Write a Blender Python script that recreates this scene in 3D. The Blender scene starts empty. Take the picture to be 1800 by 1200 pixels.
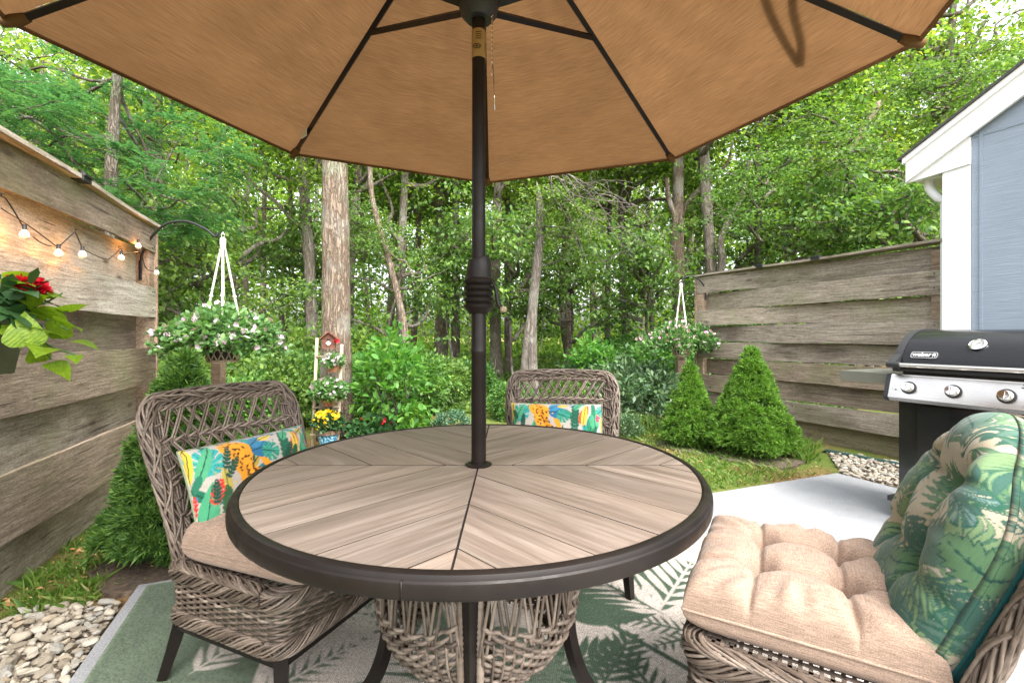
import bpy, math, random
import numpy as np
from mathutils import Vector, Matrix
random.seed(7)
RNG = np.random.default_rng(11)
C = bpy.context.scene.collection
SC = bpy.context.scene
PI = math.pi

# ------------------------------------------------------------------ camera, sky, sun, exposure
CAM_Z, FPX, HOR = 1.08, 810.0, 590.0
cam = bpy.data.cameras.new('camera'); camo = bpy.data.objects.new('camera', cam); C.objects.link(camo)
camo.location = (0, 0, CAM_Z); camo.rotation_euler = (PI/2, 0, 0)
cam.sensor_width = 36; cam.lens = 36*FPX/1800; cam.shift_y = -10/1800
cam.clip_start = 0.05; cam.clip_end = 1500
SC.camera = camo
SUN_EL, SUN_AZ = math.radians(54), math.radians(148)      # azimuth measured clockwise from +Y
w = bpy.data.worlds.new('World'); SC.world = w; w.use_nodes = True
wn = w.node_tree; bg = wn.nodes['Background']
sky = wn.nodes.new('ShaderNodeTexSky'); sky.sky_type = 'NISHITA'; sky.sun_disc = False
sky.sun_elevation = SUN_EL; sky.sun_rotation = SUN_AZ
sky.dust_density = 6.0; sky.air_density = 1.0; sky.ozone_density = 0.6
hs = wn.nodes.new('ShaderNodeHueSaturation'); hs.inputs['Saturation'].default_value = .3; hs.inputs['Value'].default_value = .8
wn.links.new(sky.outputs[0], hs.inputs['Color']); wn.links.new(hs.outputs[0], bg.inputs[0])   # thin bright overcast: the blue is washed out; bg.inputs[1].default_value = 0.15
sun = bpy.data.lights.new('sun', 'SUN'); suno = bpy.data.objects.new('sun', sun); C.objects.link(suno)
sun.energy = 1.5; sun.angle = math.radians(22); sun.color = (1.0, 0.95, 0.87)
sd = Vector((math.sin(SUN_AZ)*math.cos(SUN_EL), math.cos(SUN_AZ)*math.cos(SUN_EL), math.sin(SUN_EL)))
suno.rotation_euler = (-sd).to_track_quat('-Z', 'Y').to_euler(); suno.location = (4, -4, 9)
SC.view_settings.view_transform = 'Standard'; SC.view_settings.look = 'None'
SC.view_settings.exposure = 0.12; SC.view_settings.gamma = 1.0; SC.view_settings.use_curve_mapping = False
cy = SC.cycles
try:
    cy.use_denoising = True; cy.max_bounces = 8; cy.diffuse_bounces = 4; cy.glossy_bounces = 3
    cy.transmission_bounces = 6; cy.transparent_max_bounces = 8; cy.use_adaptive_sampling = True
    cy.adaptive_threshold = 0.015; cy.caustics_reflective = False; cy.caustics_refractive = False
except Exception: pass

def at(px, py, Y):
    return Vector(((px-900)/FPX*Y, Y, CAM_Z+(HOR-py)/FPX*Y))
def gx(px, Y): return (px-900)/FPX*Y

# ------------------------------------------------------------------ mesh helpers
class MB:
    def __init__(s): s.v = []; s.f = []; s.n = 0; s.m = []
    def add(s, v, f, m=0):
        v = np.asarray(v, dtype=np.float64).reshape(-1, 3)
        f = np.asarray(f, dtype=np.int64)
        s.v.append(v); s.f.append(f+s.n); s.m.append(m); s.n += len(v); return s
    def box(s, c, d, R=None, m=0):
        x, y, z = d[0]/2, d[1]/2, d[2]/2
        v = np.array([(-x,-y,-z),(x,-y,-z),(x,y,-z),(-x,y,-z),(-x,-y,z),(x,-y,z),(x,y,z),(-x,y,z)])
        if R is not None: v = v @ np.array(R).T
        s.add(v+np.array(c), [(0,3,2,1),(4,5,6,7),(0,1,5,4),(1,2,6,5),(2,3,7,6),(3,0,4,7)], m); return s
    def bar(s, a, b, wd, h, m=0, up=(0,0,1)):
        a = np.array(a, float); b = np.array(b, float); t = b-a; L = np.linalg.norm(t); t /= L
        u = np.array(up, float)
        if abs(t@u) > .95: u = np.array((0,1.,0))
        sd = np.cross(t, u); sd /= np.linalg.norm(sd); u = np.cross(sd, t)
        s.box((a+b)/2, (L, wd, h), np.stack([t, sd, u], 1), m); return s
    def tube(s, P, r, n=6, closed=False, cap=True, flat=1.0, m=0, up=None):
        P = np.asarray(P, float); k = len(P)
        r = np.broadcast_to(np.asarray(r, float), (k,))
        T = np.gradient(P, axis=0) if not closed else (np.roll(P,-1,0)-np.roll(P,1,0))
        T /= np.linalg.norm(T, axis=1, keepdims=True)+1e-12
        if up is None:
            u = np.array((0,0,1.)) if abs(T[0,2]) < .9 else np.array((1.,0,0))
            U = np.zeros_like(P); cur = np.cross(np.cross(T[0], u), T[0]); cur /= np.linalg.norm(cur)
            for i in range(k):
                cur = cur-T[i]*(cur@T[i]); cur /= np.linalg.norm(cur)+1e-12; U[i] = cur
        else:
            U = np.broadcast_to(np.array(up, float), (k,3)); U = U-T*(U*T).sum(1, keepdims=True)
            U = U/(np.linalg.norm(U, axis=1, keepdims=True)+1e-12)
        S = np.cross(T, U)
        a = np.arange(n)*2*PI/n
        V = P[:,None]+r[:,None,None]*(np.cos(a)[None,:,None]*U[:,None]*flat+np.sin(a)[None,:,None]*S[:,None])
        i = np.arange(k if closed else k-1)[:,None]; j = np.arange(n)[None]
        i2 = (i+1) % k; j2 = (j+1) % n
        F = np.stack([i*n+j, i*n+j2, i2*n+j2, i2*n+j], -1).reshape(-1, 4)
        s.add(V.reshape(-1,3), F, m)
        if cap and not closed:
            b = s.n-k*n
            s.f.append(np.array([[b+q for q in range(n-1,-1,-1)]])); s.m.append(m)
            s.f.append(np.array([[b+(k-1)*n+q for q in range(n)]])); s.m.append(m)
        return s
    def lathe(s, prof, c=(0,0,0), n=24, R=None, m=0, a0=0, a1=2*PI):
        full = abs(a1-a0-2*PI) < 1e-6
        prof = np.array(prof, float); k = len(prof); a = np.linspace(a0, a1, n, endpoint=not full)
        V = np.stack([prof[:,None,0]*np.cos(a), prof[:,None,0]*np.sin(a), np.broadcast_to(prof[:,None,1], (k,n))], -1).reshape(-1,3)
        if R is not None: V = V @ np.array(R).T
        i = np.arange(k-1)[:,None]; j = np.arange(n if full else n-1)[None]; j2 = (j+1) % n
        F = np.stack([i*n+j, i*n+j2, (i+1)*n+j2, (i+1)*n+j], -1).reshape(-1,4)
        s.add(V+np.array(c), F, m); return s
    def prism(s, poly, z0, z1, m=0, fn=None, ms=None):
        p = np.array(poly, float); k = len(p)
        v = np.concatenate([np.c_[p, np.full(k, z0)], np.c_[p, np.full(k, z1)]])
        if fn is not None: v = fn(v)
        b = s.n; s.v.append(v); s.n += 2*k
        s.f.append(np.array([[b+q for q in range(k-1,-1,-1)]])); s.m.append(m)
        s.f.append(np.array([[b+k+q for q in range(k)]])); s.m.append(m)
        s.f.append(np.array([[b+q, b+(q+1)%k, b+k+(q+1)%k, b+k+q] for q in range(k)])); s.m.append(m if ms is None else ms)
        return s
    def grid(s, V, m=0, closed_u=False):
        V = np.asarray(V); a, b = V.shape[:2]
        i = np.arange(a-1 if not closed_u else a)[:,None]; j = np.arange(b-1)[None]; i2 = (i+1) % a
        F = np.stack([i*b+j, i2*b+j, i2*b+j+1, i*b+j+1], -1).reshape(-1,4)
        s.add(V.reshape(-1,3), F, m); return s
    def mesh(s, name, mats, smooth=True):
        me = bpy.data.meshes.new(name)
        V = np.concatenate(s.v); me.vertices.add(len(V)); me.vertices.foreach_set('co', V.ravel())
        loops = np.concatenate([f.ravel() for f in s.f]).astype(np.int32)
        sizes = np.concatenate([np.full(len(f), f.shape[1]) for f in s.f]).astype(np.int32)
        mi = np.concatenate([np.full(len(f), m) for f, m in zip(s.f, s.m)]).astype(np.int32)
        starts = np.concatenate([[0], np.cumsum(sizes)[:-1]]).astype(np.int32)
        me.loops.add(len(loops)); me.loops.foreach_set('vertex_index', loops)
        me.polygons.add(len(sizes)); me.polygons.foreach_set('loop_start', starts)
        try: me.polygons.foreach_set('loop_total', sizes)
        except Exception: pass
        me.polygons.foreach_set('material_index', mi)
        me.polygons.foreach_set('use_smooth', np.full(len(sizes), bool(smooth)))
        for mt in (mats if isinstance(mats, (list, tuple)) else [mats]): me.materials.append(mt)
        me.update(calc_edges=True); me.validate()
        return me
    def build(s, name, mats, parent=None, smooth=True, loc=None, sharp=None):
        me = s.mesh(name, mats, smooth)
        if smooth and sharp: me.set_sharp_from_angle(angle=math.radians(sharp))
        return link(name, me, parent, loc)

def link(name, me, parent=None, loc=None):
    o = bpy.data.objects.new(name, me); C.objects.link(o)
    if parent is not None: o.parent = parent
    if loc is not None: o.location = loc
    return o
def tag(o, label=None, cat=None, group=None, kind=None):
    if label: o['label'] = label
    if cat: o['category'] = cat
    if group: o['group'] = group
    if kind: o['kind'] = kind
    return o
def empty(name, loc=(0,0,0), rz=0, label=None, cat=None, group=None, kind=None):
    o = bpy.data.objects.new(name, None); C.objects.link(o); o.empty_display_size = .1
    o.location = loc; o.rotation_euler = (0,0,rz); return tag(o, label, cat, group, kind)
KIDS = {}
def copy_tree(o, parent=None):
    c = o.copy(); C.objects.link(c)
    if parent is not None: c.parent = parent
    for ch in o.children: copy_tree(ch, c)
    return c
def setcol(me, col, name='Col'):
    a = me.color_attributes.new(name, 'FLOAT_COLOR', 'POINT')
    c = np.ones((len(me.vertices), 4), np.float32); c[:,:3] = col
    a.data.foreach_set('color', c.ravel())
def catmull(P, n=8):
    P = np.array(P, float); P = np.vstack([2*P[0]-P[1], P, 2*P[-1]-P[-2]]); out = []
    for i in range(1, len(P)-2):
        t = np.linspace(0,1,n,endpoint=False)[:,None]
        p0,p1,p2,p3 = P[i-1],P[i],P[i+1],P[i+2]
        out.append(.5*((2*p1)+(-p0+p2)*t+(2*p0-5*p1+4*p2-p3)*t*t+(-p0+3*p1-3*p2+p3)*t**3))
    out.append(P[-2][None]); return np.concatenate(out)
def resample(P, step, closed=False):
    P = np.array(P, float)
    if closed: P = np.vstack([P, P[:1]])
    d = np.r_[0, np.cumsum(np.linalg.norm(np.diff(P, axis=0), axis=1))]
    n = max(3, int(round(d[-1]/step))+1); t = np.linspace(0, d[-1], n)
    Q = np.stack([np.interp(t, d, P[:,k]) for k in range(3)], 1)
    return Q[:-1] if closed else Q

# ------------------------------------------------------------------ materials
class NT:
    def __init__(s, name, disp=False):
        s.m = bpy.data.materials.new(name); s.m.use_nodes = True; s.t = s.m.node_tree
        s.b = s.t.nodes['Principled BSDF']; s.o = s.t.nodes['Material Output']
    def n(s, typ, _o=0, _p=None, **kw):
        nd = s.t.nodes.new('ShaderNode'+typ)
        for k, v in (_p or {}).items(): setattr(nd, k, v)
        for k, v in kw.items():
            key = int(k[1:]) if k[0] == 'i' and k[1:].isdigit() else k.replace('_', ' ')
            s.set(nd.inputs[key], v)
        nd_out = nd.outputs[_o]; return nd_out
    def set(s, sock, v):
        if isinstance(v, bpy.types.NodeSocket): s.t.links.new(v, sock)
        else:
            if hasattr(sock.default_value, '__len__') and len(sock.default_value) == 4 and len(v) == 3: v = (*v, 1)
            sock.default_value = v
    def P(s, **kw):
        for k, v in kw.items(): s.set(s.b.inputs[k.replace('_', ' ')], v)
        return s.m
    def noise(s, vec=None, scale=5, detail=4, rough=.55, dist=0, col=False):
        kw = dict(Scale=scale, Detail=detail, Roughness=rough, Distortion=dist)
        if vec is not None: kw['Vector'] = vec
        return s.n('TexNoise', 1 if col else 0, **kw)
    def ramp(s, fac, stops, interp='LINEAR'):
        nd = s.t.nodes.new('ShaderNodeValToRGB'); s.t.links.new(fac, nd.inputs[0]); nd.color_ramp.interpolation = interp
        el = nd.color_ramp.elements
        while len(el) < len(stops): el.new(.5)
        for e, (p, c) in zip(el, stops):
            e.position = p; e.color = (*c, 1) if len(c) == 3 else c
        return nd.outputs[0]
    def gray(s, fac, a, b, va=0, vb=1): return s.ramp(fac, [(a, (va,)*3), (b, (vb,)*3)])
    def mix(s, f, a, b, mode='MIX'):
        nd = s.t.nodes.new('ShaderNodeMix'); nd.data_type = 'RGBA'; nd.blend_type = mode
        s.set(nd.inputs[0], f); s.set(nd.inputs[6], a); s.set(nd.inputs[7], b); return nd.outputs[2]
    def math(s, op, a, b=0.0): return s.n('Math', _p=dict(operation=op), i0=a, i1=b)
    def map(s, vec, scale=(1,1,1), rot=(0,0,0), loc=(0,0,0)):
        return s.n('Mapping', Vector=vec, Scale=scale, Rotation=rot, Location=loc)
    def bump(s, h, strength=.3, dist=.01):
        s.set(s.b.inputs['Normal'], s.n('Bump', Height=h, Strength=strength, Distance=dist))
    def obj(s): return s.n('TexCoord', 3)
    def rnd(s): return s.n('ObjectInfo', 5)
    def island(s): return s.n('NewGeometry', 8)
    def attr(s, name='Col'): return s.n('Attribute', 0, _p=dict(attribute_name=name))
    def uv(s): return s.n('TexCoord', 2)
    def offs(s, vec, k=37.0):
        """object coordinates shifted by a random amount per object"""
        r = s.rnd(); c = s.n('CombineXYZ', X=s.math('MULTIPLY', r, k), Y=s.math('MULTIPLY', r, k*1.7), Z=s.math('MULTIPLY', r, k*.7))
        return s.n('VectorMath', _p=dict(operation='ADD'), i0=vec, i1=c)

def leaf_mat(name, stops, trans=.4, rough=.5, hue=.0, tcol=1.3):
    t = NT(name)
    c = t.ramp(t.island(), stops)
    if hue:
        c = t.mix(1.0, c, t.ramp(t.rnd(), [(0,(1-hue,1-hue*.5,1-hue)),(.5,(1,1,1)),(1,(1+hue,1+hue*.6,1-hue*.3))]), 'MULTIPLY')
    t.P(Base_Color=c, Roughness=rough)
    t.b.inputs['Specular IOR Level'].default_value = .35
    tr = t.n('BsdfTranslucent', Color=t.mix(1.0, c, (tcol, tcol*1.05, tcol*.55), 'MULTIPLY'))
    mx = t.n('MixShader', Fac=trans, i1=t.b.outputs[0], i2=tr)
    t.t.links.new(mx, t.o.inputs[0]); return t.m
def plain(name, col, rough=.5, metal=0, spec=None, bump=None, var=.12, scale=20):
    t = NT(name); o = t.obj(); f = t.noise(o, scale, 4)
    c = t.mix(1.0, col, t.gray(f, .3, .7, 1-var, 1+var), 'MULTIPLY')
    t.P(Base_Color=c, Roughness=t.gray(t.noise(o, scale*2.3, 3), .2, .8, max(0,rough-.08), min(1,rough+.08)), Metallic=metal)
    if spec is not None: t.b.inputs['Specular IOR Level'].default_value = spec
    if bump: t.bump(t.noise(o, scale*bump[1], 4), bump[0], .003)
    return t.m

# leaves (base colours 0.04 to 0.12 mean)
M = {}
M['oak'] = leaf_mat('oak_leaf', [(0,(.06,.125,.028)),(.45,(.135,.235,.042)),(.8,(.23,.34,.055)),(1,(.38,.46,.09))], .5, hue=.25)
M['oakdark'] = leaf_mat('understory_leaf', [(0,(.05,.11,.035)),(.5,(.11,.205,.045)),(1,(.21,.32,.07))], .42, hue=.2)
M['far'] = leaf_mat('far_leaf', [(0,(.09,.17,.03)),(.5,(.19,.31,.05)),(1,(.36,.45,.09))], .55, hue=.2)
M['locust'] = leaf_mat('locust_leaf', [(0,(.035,.11,.05)),(.6,(.06,.17,.08)),(1,(.11,.22,.08))], .4)
M['shrub'] = leaf_mat('shrub_leaf', [(0,(.04,.11,.03)),(.5,(.08,.19,.04)),(1,(.16,.29,.07))], .4, hue=.25)
M['bright'] = leaf_mat('sapling_leaf', [(0,(.05,.16,.03)),(.5,(.09,.24,.04)),(1,(.16,.33,.06))], .5)
M['rhodo'] = leaf_mat('glossy_leaf', [(0,(.04,.09,.04)),(.5,(.08,.15,.07)),(1,(.15,.22,.11))], .25, .35)
M['box'] = leaf_mat('boxwood_leaf', [(0,(.03,.09,.05)),(.5,(.06,.14,.08)),(1,(.13,.22,.13))], .25, .4)
M['cover'] = leaf_mat('ground_cover_leaf', [(0,(.045,.10,.02)),(.5,(.085,.165,.03)),(1,(.15,.23,.045))], .45)
M['spruce'] = leaf_mat('spruce_needle', [(0,(.045,.125,.018)),(.5,(.105,.235,.027)),(1,(.215,.37,.05))], .3, .6)
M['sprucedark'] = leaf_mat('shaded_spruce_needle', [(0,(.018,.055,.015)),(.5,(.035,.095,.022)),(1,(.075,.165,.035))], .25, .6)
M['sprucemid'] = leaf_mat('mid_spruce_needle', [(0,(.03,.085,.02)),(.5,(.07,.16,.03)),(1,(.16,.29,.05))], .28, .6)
M['lime'] = leaf_mat('lime_leaf', [(0,(.13,.26,.015)),(.5,(.2,.34,.02)),(1,(.29,.41,.03))], .35, .4)
def veined(m, sc=60):
    nt = m.node_tree; b = nt.nodes['Principled BSDF']; tc = nt.nodes.new('ShaderNodeTexCoord'); no = nt.nodes.new('ShaderNodeTexNoise'); no.inputs['Scale'].default_value = 5
    cr = nt.nodes.new('ShaderNodeValToRGB'); cr.color_ramp.elements[0].position = .3; cr.color_ramp.elements[1].position = .7; cr.color_ramp.elements[0].color = (.55,.62,.5,1); cr.color_ramp.elements[1].color = (1.15,1.1,1.1,1)
    mx = nt.nodes.new('ShaderNodeMix'); mx.data_type = 'RGBA'; mx.blend_type = 'MULTIPLY'; mx.inputs[0].default_value = 1
    src = b.inputs['Base Color'].links[0].from_socket; nt.links.new(tc.outputs['Object'], no.inputs['Vector']); nt.links.new(no.outputs[0], cr.inputs[0]); nt.links.new(src, mx.inputs[6]); nt.links.new(cr.outputs[0], mx.inputs[7]); nt.links.new(mx.outputs[2], b.inputs['Base Color'])
    wv = nt.nodes.new('ShaderNodeTexWave'); wv.inputs['Scale'].default_value = 4.5; wv.inputs['Distortion'].default_value = 5; wv.bands_direction = 'DIAGONAL'; bp = nt.nodes.new('ShaderNodeBump'); bp.inputs['Strength'].default_value = .18; bp.inputs['Distance'].default_value = .03
    nt.links.new(tc.outputs['Object'], wv.inputs['Vector']); nt.links.new(wv.outputs[1], bp.inputs['Height']); nt.links.new(bp.outputs[0], b.inputs['Normal']); return m
veined(M['lime'])
M['darkleaf'] = leaf_mat('dark_leaf', [(0,(.02,.06,.02)),(1,(.05,.12,.04))], .2, .35)
M['grass'] = leaf_mat('grass_blade', [(0,(.06,.14,.02)),(.5,(.11,.22,.03)),(.85,(.2,.29,.06)),(1,(.32,.28,.12))], .4)
M['pinkfl'] = leaf_mat('pink_petal', [(0,(.55,.22,.38)),(.5,(.62,.36,.48)),(.8,(.65,.55,.58)),(1,(.4,.06,.16))], .3)
M['whitefl'] = leaf_mat('white_petal', [(0,(.55,.40,.52)),(.6,(.62,.52,.6)),(1,(.45,.2,.36))], .3)
M['yellow'] = leaf_mat('yellow_petal', [(0,(.8,.5,.01)),(1,(.9,.65,.03))], .3)
M['red'] = leaf_mat('red_petal', [(0,(.45,.005,.02)),(1,(.75,.02,.05))], .3)
M['vine'] = leaf_mat('petunia_leaf', [(0,(.05,.14,.04)),(.5,(.1,.22,.07)),(1,(.2,.34,.12))], .4)

def bark(name, c0, c1, c2, sc=1.0):
    t = NT(name); o = t.offs(t.obj())
    g0 = t.noise(t.map(o, (15*sc, 15*sc, 2.6*sc)), 1.6, 7, .7, .9)
    g1 = t.noise(t.map(o, (46*sc, 46*sc, 7*sc)), 1.5, 5, .7, 1.2)
    rid = t.math('ABSOLUTE', t.math('SUBTRACT', t.noise(t.map(o, (20*sc, 20*sc, 3.2*sc)), 1.5, 4, .6, .7), .5))
    g = t.math('ADD', t.math('ADD', t.math('MULTIPLY', g0, .45), t.math('MULTIPLY', g1, .25)), t.math('MULTIPLY', t.gray(rid, .0, .10, 0, 1), .3))
    p = t.noise(o, 3*sc, 4)
    c = t.ramp(g, [(.25, c0), (.5, c1), (.8, c2)])
    c = t.mix(t.gray(p, .5, .68, 0, .55), c, (.36,.36,.31))
    c = t.mix(t.gray(t.noise(o, 1.7*sc, 5), .56, .7, 0, .35), c, (.12,.17,.06))
    t.P(Base_Color=c, Roughness=.92); t.b.inputs['Specular IOR Level'].default_value = .15
    t.bump(g, 1.0, .05); return t.m
M['bark'] = bark('oak_bark', (.09,.07,.052), (.21,.175,.14), (.36,.32,.27))
M['barklight'] = bark('pale_bark', (.095,.068,.047), (.205,.155,.113), (.32,.26,.205), 1.1)
M['barkdark'] = bark('dark_bark', (.05,.04,.032), (.12,.09,.075), (.22,.18,.15))
M['barkgray'] = bark('dead_grey_wood', (.085,.07,.06), (.18,.155,.13), (.27,.24,.205))

def wood(name, c0, c1, c2, moss=.3, dark=.5, sc=1.0):
    t = NT(name); o = t.offs(t.obj(), 91)
    warp = t.noise(t.map(o, (.6, 2, 2)), 2.2, 3, .5)
    v = t.n('VectorMath', _p=dict(operation='ADD'), i0=o, i1=t.n('CombineXYZ', X=0.0, Y=0.0, Z=t.math('MULTIPLY', warp, .07)))
    g = t.noise(t.map(v, (2.0*sc, 34*sc, 34*sc)), 2.0, 8, .68, .1)
    fine = t.noise(t.map(v, (16*sc, 190*sc, 190*sc)), 1.5, 4, .7)
    spk = t.noise(o, 75*sc, 6, .75)
    big = t.noise(t.map(o, (1.1, 3, 3)), 1.3, 5, .6)
    c = t.ramp(g, [(.28, c0), (.5, c1), (.72, c2)])
    c = t.mix(1.0, c, t.gray(fine, .32, .68, .72, 1.25), 'MULTIPLY'); c = t.mix(1.0, c, t.gray(spk, .35, .65, .78, 1.18), 'MULTIPLY')
    c = t.mix(t.gray(big, .5, .68, 0, dark), c, t.mix(1.0, c, (.34,.3,.28), 'MULTIPLY'))
    c = t.mix(t.gray(t.noise(o, 2.3, 5), .52, .7, 0, moss), c, (.16,.2,.07))
    c = t.mix(1.0, c, t.ramp(t.rnd(), [(0,(.72,.70,.68)),(.35,(1.05,1.03,1.0)),(.65,(.86,.87,.88)),(1,(1.18,1.16,1.12))]), 'MULTIPLY')
    cr = t.noise(t.map(v, (.9, 60, 60)), 1.0, 4, .7); c = t.mix(t.gray(cr, .62, .66, 0, .75), c, (.03,.024,.018))
    # knots
    vo = t.n('TexVoronoi', 0, Vector=t.map(o, (2.2, 6, 6)), Scale=1.0)
    k = t.gray(vo, .03, .14, 1, 0)
    c = t.mix(t.math('MULTIPLY', k, .8), c, (.06,.045,.035))
    t.P(Base_Color=c, Roughness=.9); t.b.inputs['Specular IOR Level'].default_value = .2
    t.bump(t.math('ADD', g, t.math('MULTIPLY', fine, .5)), .6, .006); return t.m
M['fence'] = wood('weathered_fence_board', (.14,.115,.088), (.27,.23,.185), (.41,.365,.305), .3, .6)
M['fencel'] = wood('lightened_weathered_board', (.24,.20,.155), (.44,.385,.315), (.60,.55,.465), .3, .6)  # left fence boards: same wood, colour lightened to make up for the canopy's shade
M['fence2'] = wood('brown_weathered_board', (.125,.095,.07), (.235,.185,.14), (.36,.30,.235), .3, .6)
M['newer'] = wood('yellowish_fence_board', (.15,.13,.075), (.25,.22,.14), (.33,.29,.2), .45, .35)
M['post'] = wood('fence_post_wood', (.15,.1,.07), (.3,.22,.16), (.42,.34,.26), .2, .45)
M['ladder'] = wood('ladder_wood', (.32,.24,.17), (.48,.38,.28), (.6,.5,.4), .1, .3)
M['house_brown'] = wood('birdhouse_wood', (.07,.03,.02), (.14,.06,.04), (.22,.11,.08), .1, .3)

def wicker(name, c0, c1, c2):
    t = NT(name); o = t.obj()
    c = t.ramp(t.island(), [(0, c0), (.5, c1), (1, c2)])
    f = t.noise(o, 60, 3); c = t.mix(1.0, c, t.gray(f, .3, .7, .72, 1.25), 'MULTIPLY')
    t.P(Base_Color=c, Roughness=.55); t.bump(t.noise(o, 350, 2), .25, .001); return t.m
M['wicker'] = wicker('resin_wicker', (.066,.048,.036), (.128,.097,.074), (.22,.175,.14))
M['wickdark'] = wicker('dark_wicker_core', (.07,.05,.04), (.1,.075,.06), (.13,.1,.08))
t = NT('brown_metal'); o = t.obj(); t.P(Base_Color=t.ramp(t.noise(o, 8, 5), [(.3,(.008,.006,.0055)),(.7,(.015,.0115,.010))]), Roughness=t.gray(t.noise(o, 30, 4), .3, .7, .3, .48), Metallic=.0); t.b.inputs['Specular IOR Level'].default_value = .2; t.bump(t.noise(o, 260, 2), .12, .001); M['metal'] = t.m
M['black'] = plain('black_enamel', (.012,.012,.013), .14, 0, .6, None, .1, 6)
t = NT('glossy_black_lid'); o = t.obj(); t.P(Base_Color=(.01,.01,.011), Roughness=t.gray(t.noise(t.map(o,(1,6,6)), 3, 4), .3, .7, .1, .3)); t.b.inputs['Specular IOR Level'].default_value = .3; t.bump(t.noise(t.map(o,(.6,3,3)), 3, 2), .12, .02); M['lid'] = t.m
M['matteblack'] = plain('black_plastic', (.02,.02,.021), .5, 0, .4, None, .15, 20)
t = NT('brushed_steel'); o = t.obj(); g = t.noise(t.map(o, (3, 220, 220)), 2, 4); t.P(Base_Color=t.ramp(t.noise(o, 4, 5), [(.3,(.5,.47,.43)),(.7,(.68,.66,.62))]), Metallic=1.0, Roughness=t.gray(g, .3, .7, .2, .36)); t.bump(g, .06, .001); M['steel'] = t.m
M['satin'] = plain('satin_grey_steel', (.2,.205,.18), .35, .5, None, None, .08, 10)
M['chrome'] = plain('chrome', (.75,.75,.75), .1, 1.0, None, None, .05, 10)
M['white'] = plain('white_trim_paint', (.8,.8,.81), .45, 0, None, (.15,8), .04, 3)
M['iron'] = plain('black_iron', (.02,.02,.022), .45, .5, None, (.2,6), .2, 30)
M['rope'] = plain('white_macrame_rope', (.7,.68,.62), .9, 0, None, (.5,30), .15, 60)
# ------------------------------------------------------------------ more materials
t = NT('painted_siding'); o = t.obj()
g = t.noise(t.map(o, (3, 3, 95)), 1.4, 4, .6, .5); 
t.P(Base_Color=t.mix(1.0, t.ramp(t.noise(o, 1.6, 4), [(.3,(.225,.27,.335)),(.7,(.265,.315,.385))]), t.gray(g, .3, .7, .88, 1.08), 'MULTIPLY'), Roughness=.6)
t.bump(g, .55, .006); M['siding'] = t.m
t = NT('concrete'); o = t.obj()
f = t.noise(o, 160, 5, .7); b = t.noise(o, 2.2, 5)
c = t.ramp(f, [(.36,(.13,.133,.137)),(.47,(.245,.252,.263)),(.7,(.31,.32,.334))]); c = t.mix(1.0, c, t.gray(b, .3, .7, .86, 1.06), 'MULTIPLY'); c = t.mix(1.0, c, t.gray(t.noise(o, 11, 6, .7), .35, .68, .92, 1.05), 'MULTIPLY')
sp = t.n('TexVoronoi', 0, Vector=o, Scale=14.0)
c = t.mix(t.gray(sp, .02, .045, .75, 0), c, (.12,.1,.08))
t.P(Base_Color=c, Roughness=.85); t.bump(f, .5, .004); M['concrete'] = t.m
t = NT('woven_outdoor_rug'); o = t.obj()
wv = t.n('TexWave', 0, _p=dict(bands_direction='X'), Vector=t.map(o, (1,1,1), (0,0,.0)), Scale=52.0, Distortion=1.5, Detail=1.0, Detail_Scale=4.0)
wv2 = t.n('TexWave', 0, _p=dict(bands_direction='Y'), Vector=o, Scale=60.0, Distortion=1.0, Detail=1.0)
ww = t.math('MULTIPLY', wv, wv2); c = t.mix(1.0, t.attr(), t.gray(ww, 0, .5, .72, 1.12), 'MULTIPLY')
c = t.mix(1.0, c, t.gray(t.noise(o, 140, 3), .35, .65, .72, 1.25), 'MULTIPLY')
c = t.mix(1.0, c, t.gray(t.noise(o, 5, 4), .35, .65, .88, 1.1), 'MULTIPLY')
t.P(Base_Color=c, Roughness=.95); t.b.inputs['Specular IOR Level'].default_value = .1; t.bump(ww, .8, .004); M['rug'] = t.m
def cloth(name, col=None, sc=1.0, var=.18, trans=0):
    t = NT(name); o = t.obj()
    a = t.noise(t.map(o, (30*sc, 420*sc, 420*sc)), 1, 3, .6); b = t.noise(t.map(o, (420*sc, 30*sc, 420*sc)), 1, 3, .6)
    s = t.math('ADD', t.math('MULTIPLY', a, .5), t.math('MULTIPLY', b, .5))
    c = t.mix(1.0, col if col is not None else t.attr(), t.gray(s, .38, .62, 1-var, 1+var), 'MULTIPLY')
    t.P(Base_Color=c, Roughness=.9); t.b.inputs['Specular IOR Level'].default_value = .15
    try: t.b.inputs['Sheen Weight'].default_value = .15
    except Exception: pass
    t.bump(s, .35, .002); return t.m
M['tan'] = cloth('tan_linen_fabric', (.27,.192,.145), 1.0, .34)
M['print'] = cloth('printed_fabric', None, 1.2, .1)
M['teal'] = cloth('teal_fabric', (.012,.09,.09), 1, .12)
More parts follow.
